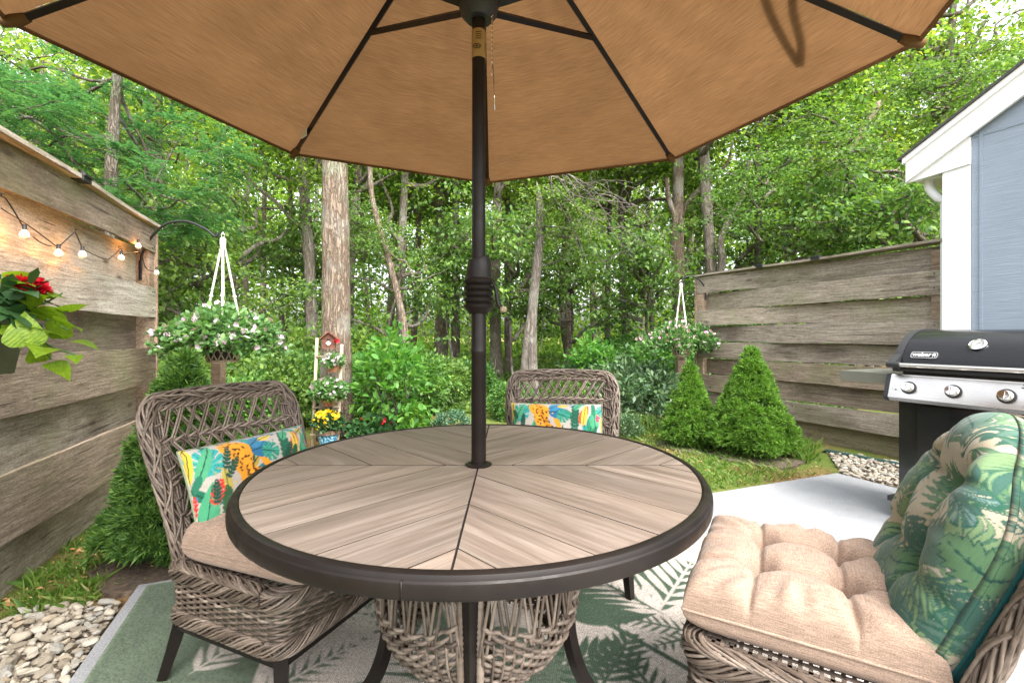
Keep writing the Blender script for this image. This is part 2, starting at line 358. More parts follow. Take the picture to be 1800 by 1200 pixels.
# umbrella cloth: warm heathered weave that lets daylight through
t = NT('umbrella_cloth'); u = t.uv()
a = t.noise(t.map(u, (7, 300, 1)), 1.6, 4, .72, .0); b = t.noise(t.map(u, (5, 90, 1)), 1.6, 3, .6)
s = t.math('ADD', t.math('MULTIPLY', a, .82), t.math('MULTIPLY', b, .18))
big = t.noise(t.map(u, (1.5,3,1)), 2.0, 3)
c = t.ramp(s, [(.3,(.108,.058,.026)),(.5,(.172,.094,.042)),(.7,(.25,.141,.068))])
c = t.mix(1.0, c, t.gray(big, .35, .65, .9, 1.08), 'MULTIPLY')
t.P(Base_Color=c, Roughness=.9); t.b.inputs['Specular IOR Level'].default_value = .1; t.bump(s, .2, .002)
tr = t.n('BsdfTranslucent', Color=t.mix(1.0, c, (1.05,1.0,.95), 'MULTIPLY'))
t.t.links.new(t.n('MixShader', Fac=.3, i1=t.b.outputs[0], i2=tr), t.o.inputs[0]); M['umb'] = t.m
# table planks: printed wood grain
def plankmat(name, cs):
    t = NT(name); o = t.offs(t.obj(), 13)
    g = t.noise(t.map(o, (1.6, 34, 5)), 1.5, 6, .65, .8); f = t.noise(t.map(o, (6, 260, 5)), 1.2, 3, .6)
    b = t.noise(t.map(o, (1.2, 7, 1)), 1.5, 4)
    c = t.ramp(g, [(.3,cs[0]),(.5,cs[1]),(.7,cs[2])])
    c = t.mix(1.0, c, t.gray(f, .3, .7, .84, 1.12), 'MULTIPLY'); c = t.mix(1.0, c, t.gray(b, .35, .65, .84, 1.14), 'MULTIPLY')
    c = t.mix(1.0, c, t.ramp(t.rnd(), [(0,(.80,.79,.79)),(.3,(.98,.95,.93)),(.6,(.87,.87,.88)),(1,(1.02,.99,.96))]), 'MULTIPLY')
    t.P(Base_Color=c, Roughness=t.gray(g, .3, .7, .34, .5)); t.bump(g, .1, .002); return t.m
M['plank'] = plankmat('table_plank', [(.155,.118,.096),(.222,.176,.146),(.30,.252,.217)])
M['grout'] = plain('dark_joint', (.02,.014,.011), .9)
# ground: litter, moss and thin grass
t = NT('ground_soil_and_moss'); o = t.obj()
a = t.noise(o, 1.1, 6, .6); b = t.noise(o, 26, 5, .7); d = t.noise(o, 90, 4, .7)
lit = t.ramp(b, [(.3,(.06,.035,.02)),(.48,(.17,.10,.045)),(.6,(.27,.18,.08)),(.72,(.35,.27,.15))])
gr = t.ramp(d, [(.3,(.055,.095,.02)),(.55,(.12,.165,.035)),(.75,(.2,.23,.075))])
c = t.mix(t.gray(t.math('ADD', t.math('MULTIPLY', a, .75), t.math('MULTIPLY', b, .25)), .42, .56), lit, gr)
t.P(Base_Color=c, Roughness=.97); t.b.inputs['Specular IOR Level'].default_value = .1; t.bump(t.math('ADD', b, d), .8, .02); M['ground'] = t.m
t = NT('dark_mulch'); o = t.obj(); b = t.noise(o, 40, 5, .7); t.P(Base_Color=t.ramp(b, [(.3,(.035,.027,.018)),(.6,(.12,.085,.058)),(.75,(.26,.2,.14))]), Roughness=.95); t.bump(b, .8, .02); M['mulch'] = t.m
t = NT('river_stone'); o = t.offs(t.obj(), 21)
c = t.ramp(t.rnd(), [(0,(.22,.19,.145)),(.25,(.34,.295,.23)),(.5,(.41,.37,.3)),(.7,(.27,.26,.235)),(.85,(.48,.44,.365)),(1,(.32,.25,.17))])
c = t.mix(1.0, c, t.gray(t.noise(o, 30, 5), .3, .7, .65, 1.2), 'MULTIPLY'); c = t.mix(t.gray(t.noise(o, 14, 4), .58, .7, 0, .5), c, (.3,.3,.14))
t.P(Base_Color=c, Roughness=.8); t.bump(t.noise(o, 50, 4), .4, .01); M['stone'] = t.m
t = NT('small_pebble'); c = t.ramp(t.island(), [(0,(.13,.1,.07)),(.5,(.23,.2,.15)),(1,(.36,.32,.26))]); t.P(Base_Color=c, Roughness=.85); M['pebble'] = t.m
t = NT('bulb_glass'); t.P(Base_Color=(1,.93,.85), Roughness=.05, IOR=1.3); 
tr = t.n('BsdfTransparent', Color=(1,.96,.9)); fr = t.n('Fresnel', IOR=1.5)
t.t.links.new(t.n('MixShader', Fac=t.math('ADD', fr, .12), i1=tr, i2=t.b.outputs[0]), t.o.inputs[0]); M['glass'] = t.m
t = NT('glowing_filament'); t.P(Base_Color=(1,.6,.3)); t.set(t.b.inputs['Emission Color'], (1,.36,.08)); t.b.inputs['Emission Strength'].default_value = 9; M['glow'] = t.m
t = NT('blue_glazed_pot'); o = t.obj(); t.P(Base_Color=t.ramp(t.noise(o, 55, 4), [(.4,(.02,.09,.2)),(.52,(.06,.27,.45)),(.64,(.45,.6,.65))]), Roughness=.2); M['bluepot'] = t.m
M['tin'] = plain('aged_tin', (.25,.16,.12), .5, .3)
M['terracotta'] = plain('terracotta', (.32,.13,.06), .8)
M['olive'] = plain('olive_plastic_planter', (.1,.095,.06), .5)
M['soil'] = plain('potting_soil', (.03,.02,.014), .95)
t = NT('shingle'); o = t.obj(); t.P(Base_Color=t.ramp(t.noise(o, 60, 3), [(.3,(.03,.03,.03)),(.7,(.09,.085,.08))]), Roughness=.95); M['shingle'] = t.m
M['kraft'] = plain('tan_paper_label', (.32,.2,.08), .7)
M['letter'] = plain('black_lettering', (.008,.008,.008), .4)
M['paper'] = plain('white_label', (.6,.6,.58), .7)
M['greenplastic'] = plain('green_plastic_edging', (.012,.045,.035), .4)

# ------------------------------------------------------------------ ground
U = np.array((.933,.36)); V2 = np.array((-.40,.917))     # patio axes
def sstep(a, b, x): x = np.clip((x-a)/(b-a), 0, 1); return x*x*(3-2*x)
def gz(x, y):
    x = np.asarray(x, float); y = np.asarray(y, float)
    k = sstep(7, 16, y)
    return -.03+k*(.1*np.sin(x*.5+1)+.12*np.sin(y*.35+x*.2)+.0)+.012*np.sin(x*3.1+y*2.3)*np.sin(y*4-x)*sstep(3,6,y)
def graded(a, b, fine0, fine1, n1, n2):
    return np.unique(np.concatenate([np.linspace(a, fine0, n2), np.linspace(fine0, fine1, n1), np.linspace(fine1, b, n2)]))
xs = graded(-500, 500, -16, 16, 170, 14); ys = graded(-300, 800, -3, 32, 180, 14)
X, Y = np.meshgrid(xs, ys, indexing='ij')
mb = MB(); mb.grid(np.stack([X, Y, gz(X, Y)], -1)); tag(mb.build('ground', M['ground']), kind='structure')
# patio slab
A = [(2.56,3.63), (-1.62,2.0), (-.2,-1.4), (4.35,-.1)]
mb = MB(); A2 = A[::-1]; mb.prism(A2, -.09, 0.0); 
pat = mb.build('patio', M['concrete'], smooth=False); tag(pat, kind='structure')
# ------------------------------------------------------------------ paint helpers for printed cloth (colour per vertex)
class Paint:
    """colour grid; every stroke works only inside its own window"""
    def __init__(s, nx, ny, sx, sy, base):
        s.sx, s.sy, s.nx, s.ny = sx, sy, nx, ny; x = np.linspace(0, sx, nx); y = np.linspace(0, sy, ny)
        s.X, s.Y = np.meshgrid(x, y, indexing='ij'); s.c = np.ones((nx, ny, 3))*np.array(base); s.w = (slice(None), slice(None))
    def win(s, x, y, R):
        i0, i1 = [int(np.clip((x+q*R)/s.sx*(s.nx-1)+q, 0, s.nx)) for q in (-1,1)]; j0, j1 = [int(np.clip((y+q*R)/s.sy*(s.ny-1)+q, 0, s.ny)) for q in (-1,1)]
        s.w = (slice(i0, max(i1+1, i0)), slice(j0, max(j1+1, j0)))
    def put(s, mask, col, a=1.0):
        v = s.c[s.w] if mask.shape != s.X.shape else s.c
        mask = np.clip(mask, 0, 1)[..., None]*a; v[...] = v*(1-mask)+np.array(col)*mask
    def loc(s, x, y, ang):
        dx, dy = s.X[s.w]-x, s.Y[s.w]-y; c, q = math.cos(ang), math.sin(ang); return dx*c+dy*q, -dx*q+dy*c
    def soft(s, d, e): return np.clip(.5-d/e, 0, 1)
    def ell(s, x, y, a, b, ang, col):
        s.win(x, y, max(a,b)*1.2+.01); p, q = s.loc(x, y, ang); s.put(s.soft((np.sqrt((p/a)**2+(q/b)**2)-1)*min(a,b), s.e), col)
    def line(s, x0, y0, x1, y1, w, col):
        L = math.hypot(x1-x0, y1-y0); s.win(x0, y0, L+.02); p, q = s.loc(x0, y0, math.atan2(y1-y0, x1-x0))
        s.put(s.soft(np.maximum(np.abs(q)-w, np.maximum(-p, p-L)), s.e), col)
    def leaf(s, x, y, L, W, ang, col, rib=None, bend=0):
        s.win(x, y, L*(1.1+abs(bend))+W); p, q = s.loc(x, y, ang); t = np.clip(p/L, 0, 1); q = q-bend*L*t*t
        wd = W*np.sin(PI*t**.8).clip(0)**.9; s.put(s.soft(np.maximum(np.abs(q)-wd, np.maximum(-p, p-L)), s.e), col)
        if rib is not None: s.put(s.soft(np.maximum(np.abs(q)-s.e*.7, np.maximum(-p, p-L*.93)), s.e), rib)
    def fern(s, x, y, L, ang, n, ll, lw, col, stem=None, spread=.95, bend=0):
        for i in range(n):
            t = (i+.6)/n; bx = x+math.cos(ang)*L*t-math.sin(ang)*bend*L*t*t; by = y+math.sin(ang)*L*t+math.cos(ang)*bend*L*t*t
            l = ll*math.sin(PI*(.18+.8*t))**.7
            for sg in (-1, 1): s.leaf(bx, by, l, lw, ang+2*bend*t+sg*spread*(1-.35*t), col)
        s.leaf(x, y, L*1.02, s.e*1.1, ang, stem if stem is not None else col, bend=bend)
    def monstera(s, x, y, R, ang, col, dark, light):
        s.win(x, y, R*1.15); p, q = s.loc(x, y, ang); r = np.hypot(p, q); th = np.arctan2(q, p)
        edge = R*(.78+.25*np.cos(th))
        cut = (np.abs(np.sin(th*5.5)) < .32) & (r > R*.42) & (np.abs(th) < 2.7) & (np.abs(th) > .15)
        m = s.soft(r-edge, s.e)*(~cut); s.put(m, col)
        s.put(m*(np.sin(th*5.5+1.2) > .35)*(r > .2*R), light, .65)
        s.put(m*(np.abs(np.cos(th*5.5)) < .1), dark, .8)
        s.put(s.soft(np.maximum(np.abs(q)-s.e*.8, np.maximum(-p-.6*R, p-R)), s.e)*m, dark)
# rug
RC = np.array((-1.575, 1.985)); RU = np.array((.929,.37)); RV = np.array((.40,-.917))
RV = RV/np.linalg.norm(RV)
RW, RL = 2.62, 2.35
pr = Paint(470, 420, RW, RL, (.48,.43,.38)); pr.e = .006
def rug_xy(px, py):
    Yg = CAM_Z*FPX/(py-HOR); P = np.array((gx(px, Yg), Yg))-RC
    Mx = np.stack([RU, RV], 1); return np.linalg.solve(Mx, P)
G1, G2, CR = (.065,.10,.068), (.125,.16,.115), (.50,.45,.40)
R_ = random.Random(5)
# broad green field on the left and far side, with darker streaks
a0 = rug_xy(690, 1190)
msk = pr.soft(pr.X-(a0[0]+.35*np.sin(pr.Y*2.5)*.4+.1), .02); pr.put(msk, G2)
msk = pr.soft(.33-.3*np.sin((pr.X-.2)*1.2)-0*pr.X+(-pr.Y)+.0, .02); 
pr.put(pr.soft(pr.Y-.3-.12*np.sin(pr.X*2.2), .02), G2)
for i in range(150):
    x, y = R_.uniform(0, a0[0]), R_.uniform(0, RL); pr.leaf(x, y, R_.uniform(.08,.25), .006, R_.uniform(.7,1.4), (.115,.15,.11))
def frond(px0, py0, px1, py1, n, ll, lw, col, stem, spread=.9, bend=0):
    a, b = rug_xy(px0, py0), rug_xy(px1, py1); d = b-a
    pr.fern(a[0], a[1], math.hypot(*d), math.atan2(d[1], d[0]), n, ll, lw, col, stem, spread, bend)
frond(430,1245,650,1120, 10, .36, .02, CR, CR, 1.0)
frond(330,1190,470,1100, 7, .16, .012, CR, CR, .9)
frond(820,1300,640,1060, 12, .26, .016, CR, CR)
a = rug_xy(1130,1040); pr.ell(a[0], a[1]-.02, .38, .165, -.25, G1)
frond(1150,1090,1225,975, 9, .3, .02, CR, CR, .85)
frond(1170,1085,1030,1010, 10, .2, .016, CR, G1, .8)
frond(1262,1215,985,1045, 2, .02, .004, G1, G1)
a, b = rug_xy(1000,1060), rug_xy(1270,1215); pr.line(a[0], a[1], b[0], b[1], .011, G1)
a, b = rug_xy(960,1120), rug_xy(1190,1235); 
frond(1240,1120,1080,1085, 10, .075, .006, G1, G1, 1.1)
frond(1230,1120,1150,1140, 6, .06, .006, G1, G1, 1.2)
frond(900,1210,1080,1140, 9, .16, .016, G1, G1, .9)
frond(1040,1240,1110,1120, 9, .14, .012, G1, G1, .9)
frond(1180,1260,1080,1130, 8, .1, .008, G1, G1, .9)
frond(950,1010,1100,1090, 9, .2, .015, G1, G1, .9)
frond(860,1100,960,1200, 7, .2, .02, G2, G2, .9)
bd = np.minimum(np.minimum(pr.X, RW-pr.X), np.minimum(pr.Y, RL-pr.Y)); pr.put(pr.soft(bd-.015, .006), (.17,.22,.15))
nx, ny = pr.X.shape
H = .009+.0015*np.sin(pr.X*9+pr.Y*4); H = np.where(bd < .004, .001, H)
VV = np.stack([RC[0]+pr.X*RU[0]+pr.Y*RV[0], RC[1]+pr.X*RU[1]+pr.Y*RV[1], H], -1)
mb = MB(); mb.grid(VV[:, ::-1]); me = mb.mesh('area_rug', M['rug']); setcol(me, pr.c[:, ::-1].reshape(-1,3))
o = link('area_rug', me); tag(o, 'green and cream palm leaf outdoor rug on the patio under the table', 'rug')

# ------------------------------------------------------------------ table
TX, TY = -.0925, 1.28; TZ = .72
tab = empty('patio_table', (TX, TY, 0), 0, 'round patio table with a wood look plank top, brown metal rim and wicker base', 'table')
RT = .573
mb = MB(); mb.lathe([(.03,.700),(RT+.004,.700),(RT+.004,.7165),(.03,.7165)], n=96); mb.build('top_backing', M['grout'], tab, sharp=30)
mb = MB(); mb.lathe([(RT+.001,.715),(RT+.0015,.7225),(RT+.005,.724),(.586,.7235),(.590,.7215),(.5925,.717),(.5935,.7135),(.5965,.7105),(.5975,.7065),(.5978,.690),(.5965,.6855),(.593,.683),(.556,.683),(.556,.70)], n=160); mb.build('rim', M['metal'], tab, sharp=24)
for k in range(3): 
    a = math.radians(-97+k*120); mb = MB()
    mb.box((math.cos(a)*.5955, math.sin(a)*.5955, .6995), (.007,.0025,.030), [[math.cos(a),-math.sin(a),0],[math.sin(a),math.cos(a),0],[0,0,1]]); mb.build('rim_seam', M['metal'], tab)
def clip(poly, n, d):   # keep n.p <= d
    out = []
    for i in range(len(poly)):
        a, b = poly[i], poly[(i+1) % len(poly)]; da, db = a@n-d, b@n-d
        if da <= 0: out.append(a)
        if (da < 0) != (db < 0): out.append(a+(b-a)*(da/(da-db)))
    return out
cuts = [-9, -.50, -.295, -.09, .09, .295, .50, 9]
gap = .0022
for qx, qy in ((1,1),(-1,1),(-1,-1),(1,-1)):
    circ = [np.array((math.cos(a), math.sin(a)))*RT for a in np.linspace(0, 2*PI, 160, endpoint=False)]
    quad = clip(clip(circ, np.array((-qx,0.)), -gap), np.array((0.,-qy)), -gap)
    dirn = np.array((qx,qy))/math.sqrt(2); nrm = np.array((-dirn[1], dirn[0]))
    for a, b in zip(cuts[:-1], cuts[1:]):
        p = clip(clip(quad, -nrm, -(a/math.sqrt(2)+gap*.55)), nrm, b/math.sqrt(2)-gap*.55)
        if len(p) < 3: continue
        P = np.array(p); 
        keep = np.linalg.norm(P-np.roll(P,1,0), axis=1) > 1e-5; P = P[keep]
        if len(P) < 3: continue
        area = .5*np.sum(P[:,0]*np.roll(P[:,1],-1)-np.roll(P[:,0],-1)*P[:,1])
        if abs(area) < 3e-5: continue
        cen = P.mean(0)
        L = np.stack([(P-cen)@dirn, (P-cen)@nrm], 1)
        mb = MB(); mb.prism(L, 0, .004+.0005*R_.random(), ms=1)
        ob = mb.build('plank', [M['plank'], M['grout']], tab, smooth=False, loc=(cen[0], cen[1], .7168)); ob.rotation_euler = (0,0,math.atan2(dirn[1], dirn[0]))
# pedestal: four posts with flared feet, wicker panels between
def rot2(P, a): P = np.array(P, float); c, s = math.cos(a), math.sin(a); return np.stack([P[:,0]*c-P[:,1]*s, P[:,0]*s+P[:,1]*c, P[:,2]], 1)
for k in range(4):
    a = k*PI/2-PI/2; mb = MB()
    path = catmull([(.262,0,.68),(.262,0,.5),(.255,0,.36),(.25,0,.26),(.29,0,.13),(.37,0,.04),(.43,0,.018)], 6)
    mb.tube(rot2(path, a), .021, 4, flat=1.0, up=None); 
    mb.lathe([(0,0.008),(.022,.008),(.022,.02),(0,.02)], (math.cos(a)*.43, math.sin(a)*.43, 0), 10)
    mb.build('leg', M['metal'], tab, smooth=False)
mb = MB(); mb.lathe([(0,.10),(.03,.10),(.03,.70),(0,.70)], n=16); mb.lathe([(.05,.66),(.27,.66),(.27,.675),(.05,.675)], n=32)
mb.build('pedestal_core', M['metal'], tab, sharp=40)
def urn(z): # radius of the wicker shell
    t = np.clip((z-.24)/.44, 0, 1); return .266*(1-(1-np.clip(t/.34,0,1))**2*.30)+.004*np.sin(PI*t)
for k in range(4):
    a0, a1 = k*PI/2-PI/2+.105, k*PI/2-.105
    mb = MB(); seg = 60; aa = np.linspace(a0, a1, seg)
    ns = 15
    for r in range(17):                      # woven rows
        z = .250+.145*(r/16)**1.35; ph = (r % 2)*PI
        rr = urn(z)+.007*np.sin(np.linspace(0, ns*PI, seg)+ph)
        zz = z+.004*np.sin(aa*9+r)
        # the top edge of the weave sags in the middle of the panel
        lift = .045*np.abs((aa-(a0+a1)/2)/((a1-a0)/2))**2*(r/16)
        mb.tube(np.stack([rr*np.cos(aa), rr*np.sin(aa), zz+lift], 1), .0052, 5)
    for i in range(ns+1):
        ang = a0+(a1-a0)*i/ns; z = np.linspace(.24,.40,9)
        mb.tube(np.stack([urn(z)*np.cos(ang), urn(z)*np.sin(ang), z], 1), .0034, 5)
    ob = mb.build('woven_panel', M['wicker'], tab); ob['kind'] = 'stuff'
    mb = MB()
    nv = 6; z = np.linspace(.375,.672,9)
    for i in range(nv+1):
        for dd in (-1, 1):
            for off in (-.007,.007):
                t0 = i/nv; t1 = t0+dd*.8/nv
                if not -.02 <= t1 <= 1.02: continue
                ang = a0+(a1-a0)*(t0+(t1-t0)*np.linspace(0,1,9))+off/.26
                rr = urn(z)+.004*dd*np.sin(np.linspace(0,PI,9))
                mb.tube(np.stack([rr*np.cos(ang), rr*np.sin(ang), z], 1), .0042, 5)
    for ang in (a0-.02, a1+.02):             # wrapped upright at each side
        z = np.linspace(.30,.675,60); mb.tube(np.stack([.258*np.cos(ang)+0*z, .258*np.sin(ang)+0*z, z], 1), .009+.0018*np.sin(z*520), 8)
    aa2 = np.linspace(a0, a1, 60)
    for q in range(2):
        mb.tube(np.stack([(.266+.005*np.cos(aa2*40+q*PI))*np.cos(aa2), (.266+.005*np.cos(aa2*40+q*PI))*np.sin(aa2), .668+.006*np.sin(aa2*40+q*PI)], 1), .0048, 5)
    ob = mb.build('wicker_lattice', M['wicker'], tab); ob['kind'] = 'stuff'
mb = MB(); mb.lathe([(.021,.7215),(.036,.7215),(.037,.7245),(.030,.7275),(.022,.729)], n=32); mb.build('pole_collar', M['metal'], tab, sharp=50)

# ------------------------------------------------------------------ umbrella
umb = empty('patio_umbrella', (TX, TY, 0), 0, 'tan market umbrella with eight dark ribs standing through the table', 'umbrella')
mb = MB(); mb.lathe([(0,.06),(.0205,.06),(.0205,1.03),(.0212,1.032),(.0212,1.04),(.0205,1.042),(.0205,1.16),(0,1.16)], n=24); mb.build('lower_pole', M['metal'], umb, sharp=50)
mb = MB(); mb.lathe([(0,1.15),(.0185,1.15),(.0185,2.40),(0,2.40)], n=24); mb.build('upper_pole', M['metal'], umb, sharp=50)
mb = MB()
prof = [(.024,1.142),(.028,1.148)]
for i in range(5):
    z = 1.155+i*.017; prof += [(.0325,z),(.0365,z+.004),(.037,z+.010),(.031,z+.0155)]
prof += [(.031,1.243),(.030,1.262),(.026,1.29),(.0205,1.292)]
n = 28; mb.lathe(prof, n=n)
for i in range(len(mb.v)): mb.v[i][:,0] *= 1.12; mb.v[i][:,2] += np.clip(mb.v[i][:,0]/.034, 0, 1)*(mb.v[i][:,2] > 1.25)*.016
mb.build('crank_housing', M['metal'], umb, sharp=50)
mb = MB(); mb.tube(catmull([(.034,-.012,1.235),(.046,-.016,1.215),(.054,-.018,1.17),(.062,-.02,1.155)], 5), .0055, 8); 
hd = mb.build('crank_handle', M['metal'], umb); mb = MB(); mb.lathe([(0,-.009),(.007,-.008),(.009,0),(.007,.008),(0,.009)], (.069,-.02,1.152), 12, [[0,0,1],[0,1,0],[-1,0,0]]); mb.build('crank_knob', M['ladder'], umb)
ZE, RE, ZA = 1.93, 1.265, 2.405
A_OFF = [PI/2+.035+i*PI/4 for i in range(8)]
def canopy(s, t, i):    # s 0..1 between ribs i and i+1, t 0 apex .. 1 hem
    a, b = A_OFF[i], A_OFF[i]+PI/4
    pa = np.stack([np.cos(a)*RE*t, np.sin(a)*RE*t], -1); pb = np.stack([np.cos(b)*RE*t, np.sin(b)*RE*t], -1)
    p = pa*(1-s)[...,None]+pb*s[...,None]
    z = ZA+(ZE-ZA)*(t**1.06)-.016*np.sin(PI*t)*np.sin(PI*s)-.001*np.sin(PI*s)*t+.003*np.sin(s*23+i*1.7+t*4)*np.sin(PI*s)*np.sin(PI*t)+.003*np.sin(t*26+i)*(1-np.sin(PI*s))*np.sin(PI*t)
    return np.concatenate([p, z[...,None]], -1)
for i in range(8):
    S, T = np.meshgrid(np.linspace(0,1,20), np.linspace(.02,1,26), indexing='ij')
    Vp = canopy(S, T, i); mb = MB(); mb.grid(Vp)
    # folded hem
    hem = Vp[:, -1]; mb.grid(np.stack([hem, hem-np.array((0,0,.012)), hem*np.array((.992,.992,1))-np.array((0,0,.004))], 1))
    me = mb.mesh('canopy_panel', M['umb']); uvl = me.uv_layers.new(name='UVMap')
    vi = np.zeros(len(me.loops), np.int32); me.loops.foreach_get('vertex_index', vi)
    Wd = (S-.5)*T*RE*.765; uvv = np.concatenate([np.stack([Wd, T*1.17], -1).reshape(-1,2), np.repeat(np.stack([Wd[:,-1], T[:,-1]*1.17], -1), 3, axis=0)])+i*3.3
    uvl.data.foreach_set('uv', uvv[vi].astype(np.float32).ravel()); link('canopy_panel', me, umb)
for i in range(8):
    a = A_OFF[i]; d = np.array((math.cos(a), math.sin(a), 0.))
    t = np.linspace(.03,.985,8)[:,None]; P = d*RE*t+np.array((0,0,1.))*(ZA+(ZE-ZA)*t**1.06-.016)
    mb = MB(); mb.tube(P, .0105, 4, flat=1.25); rb = mb.build('rib', M['metal'], umb, smooth=False)
    q = d*RE*.45+np.array((0,0,ZA+(ZE-ZA)*.45**1.06-.024)); h = d*.045+np.array((0,0,2.0))
    mb = MB(); mb.tube([h, q], .0095, 4, flat=1.2); mb.build('strut', M['metal'], rb, smooth=False)
    e0, e1 = d*RE*.955, d*RE*1.008; z0, z1 = ZA+(ZE-ZA)*.955**1.06-.018, ZE-.012
    mb = MB(); mb.tube([e0+np.array((0,0,z0)), (e0+e1)/2+np.array((0,0,(z0+z1)/2-.002)), e1+np.array((0,0,z1))], [.012,.017,.013], 6); mb.build('corner_pocket', M['umb'], rb)
mb = MB(); mb.lathe([(.019,1.955),(.035,1.955),(.05,1.972),(.056,1.995),(.056,2.01),(.045,2.02),(.019,2.02)], n=32); mb.build('runner_hub', M['matteblack'], umb, sharp=45)
mb = MB(); mb.lathe([(.018,2.36),(.05,2.365),(.055,2.385),(.03,2.40),(.018,2.43),(.02,2.45),(0,2.46)], n=24); mb.build('top_finial', M['matteblack'], umb, sharp=45)
mb = MB(); mb.lathe([(.0192,1.845),(.0196,1.846),(.0196,1.922),(.0192,1.923)], n=24); lb = mb.build('paper_label', M['kraft'], umb)
mb = MB(); 
for k in range(24): mb.box((math.cos(k*PI/12)*.009*1.1-.004, -.0203, 1.872+math.sin(k*PI/12)*.006), (.0022,.0012,.0012))
mb.box((-.004,-.0203,1.872),(.011,.0012,.0012)); mb.box((-.004,-.0203,1.872),(.0012,.0012,.009))
for r in range(4): mb.box((.001,-.0203,1.893+r*.006), (.016,.0012,.001))
mb.build('label_print', M['letter'], lb, smooth=False)
mb = MB(); P = [(.038+.0022*math.sin(k*2.1), -.012+.002*math.cos(k*2.1), 1.965-.0042*k) for k in range(34)]
mb.tube(P, .0014, 4); mb.tube([(.040,-.012,1.826),(.034,-.012,1.80),(.043,-.012,1.79),(.041,-.012,1.822)], .0013, 4); mb.tube([(.042,-.012,1.80),(.045,-.012,1.70)], .0015, 5); mb.build('pin_chain', M['chrome'], umb)
a = A_OFF[1]; d = Vector((math.cos(a), math.sin(a), 0)); p = d*RE*.86; mb = MB()
mb.box((p.x-.02, p.y-.01, ZA+(ZE-ZA)*.86-.035), (.05,.004,.030), Matrix.Rotation(a, 3, 'Z')); mb.build('care_label', M['paper'], umb, smooth=False)
# cloth tie lying on top of the canopy; its shade falls through the cloth
mb = MB()
def topat(px, py):   # a point of the panel seen at that pixel, solved on the cone surface
    best = None
    for i in range(8):
        S, T = np.meshgrid(np.linspace(0,1,40), np.linspace(.1,1,60), indexing='ij'); Q = canopy(S, T, i)+np.array((TX,TY,0))
        X = 900+Q[...,0]/np.maximum(Q[...,1],.05)*FPX; Yp = HOR-(Q[...,2]-CAM_Z)/np.maximum(Q[...,1],.05)*FPX
        dd = (X-px)**2+(Yp-py)**2+(Q[...,1]<.1)*1e9; k = np.unravel_index(dd.argmin(), dd.shape)
        if best is None or dd[k] < best[0]: best = (dd[k], Q[k]-np.array((TX,TY,0)))
    return best[1]+np.array((0,0,.012))
K = [topat(*p) for p in ((1345,-30),(1362,20),(1385,70),(1412,118))]; K2 = [topat(*p) for p in ((1398,-30),(1400,20),(1412,75),(1412,118))]
for KK in (K, K2): mb.tube(catmull(KK, 5), .013, 4, flat=.2, up=(0,0,1))
mb.build('tie_strap', M['matteblack'], umb)
mb = MB(); mb.lathe([(0,.0115),(.15,.0115),(.15,.03),(.13,.05),(.06,.07),(.03,.3),(.022,.3),(.022,.02)], n=32); 
ub = mb.build('umbrella_base', M['metal'], umb, sharp=40)
M['dial'] = plain('grey_dial', (.28,.28,.27), .4)
# ------------------------------------------------------------------ wicker chair (local frame: faces +Y, x across)
BW, BD = .56, .47
def rrect(w, d, r, z, n=8):
    out = []
    for cx, cy_, a0 in ((w/2-r, d/2-r, 0), (-w/2+r, d/2-r, PI/2), (-w/2+r, -d/2+r, PI), (w/2-r, -d/2+r, 1.5*PI)):
        for a in np.linspace(a0, a0+PI/2, n): out.append((cx+r*math.cos(a), cy_+r*math.sin(a), z))
    return np.array(out)
def frames(P, closed, up):
    T = (np.roll(P,-1,0)-np.roll(P,1,0)) if closed else np.gradient(P, axis=0)
    T = T/(np.linalg.norm(T, axis=1, keepdims=True)+1e-12)
    Uu = np.broadcast_to(np.array(up, float), P.shape) if np.ndim(up) == 1 else up
    Uu = Uu-T*(Uu*T).sum(1, keepdims=True); Uu = Uu/(np.linalg.norm(Uu, axis=1, keepdims=True)+1e-12)
    return T, Uu, np.cross(T, Uu)
def rope_bundle(mb, P, up, a, b, nst, r, pitch, closed=False, sides=5, wob=0, sgn=1):
    """nst strands winding round the path in an ellipse of half axes a (side), b (up)"""
    T, Uu, S = frames(P, closed, up)
    d = np.r_[0, np.cumsum(np.linalg.norm(np.diff(P, axis=0), axis=1))]
    L = d[-1]+(np.linalg.norm(P[0]-P[-1]) if closed else 0)
    turns = L/pitch; turns = max(1, round(turns)) if closed else turns
    for k in range(nst):
        ph = sgn*2*PI*turns*d/L+2*PI*k/nst+wob*np.sin(d*23+k*1.7)
        Q = P+S*(a*np.cos(ph))[:,None]+Uu*(b*np.sin(ph))[:,None]
        mb.tube(Q, r, sides, closed=closed)
def back_pt(s, t):
    """s -1..1 across, t 0 (seat) .. 1 (top): point on the reclining back"""
    s = np.asarray(s, float); t = np.asarray(t, float)
    x = s*(.250+.028*t); y = -BD/2+.015-.17*np.maximum(t,0)**1.15-.03*(1-s*s)*t; z = .36+.49*t+.01*(1-s*s)*t
    return np.stack([x+0*t, y+0*x, z+0*x], -1)
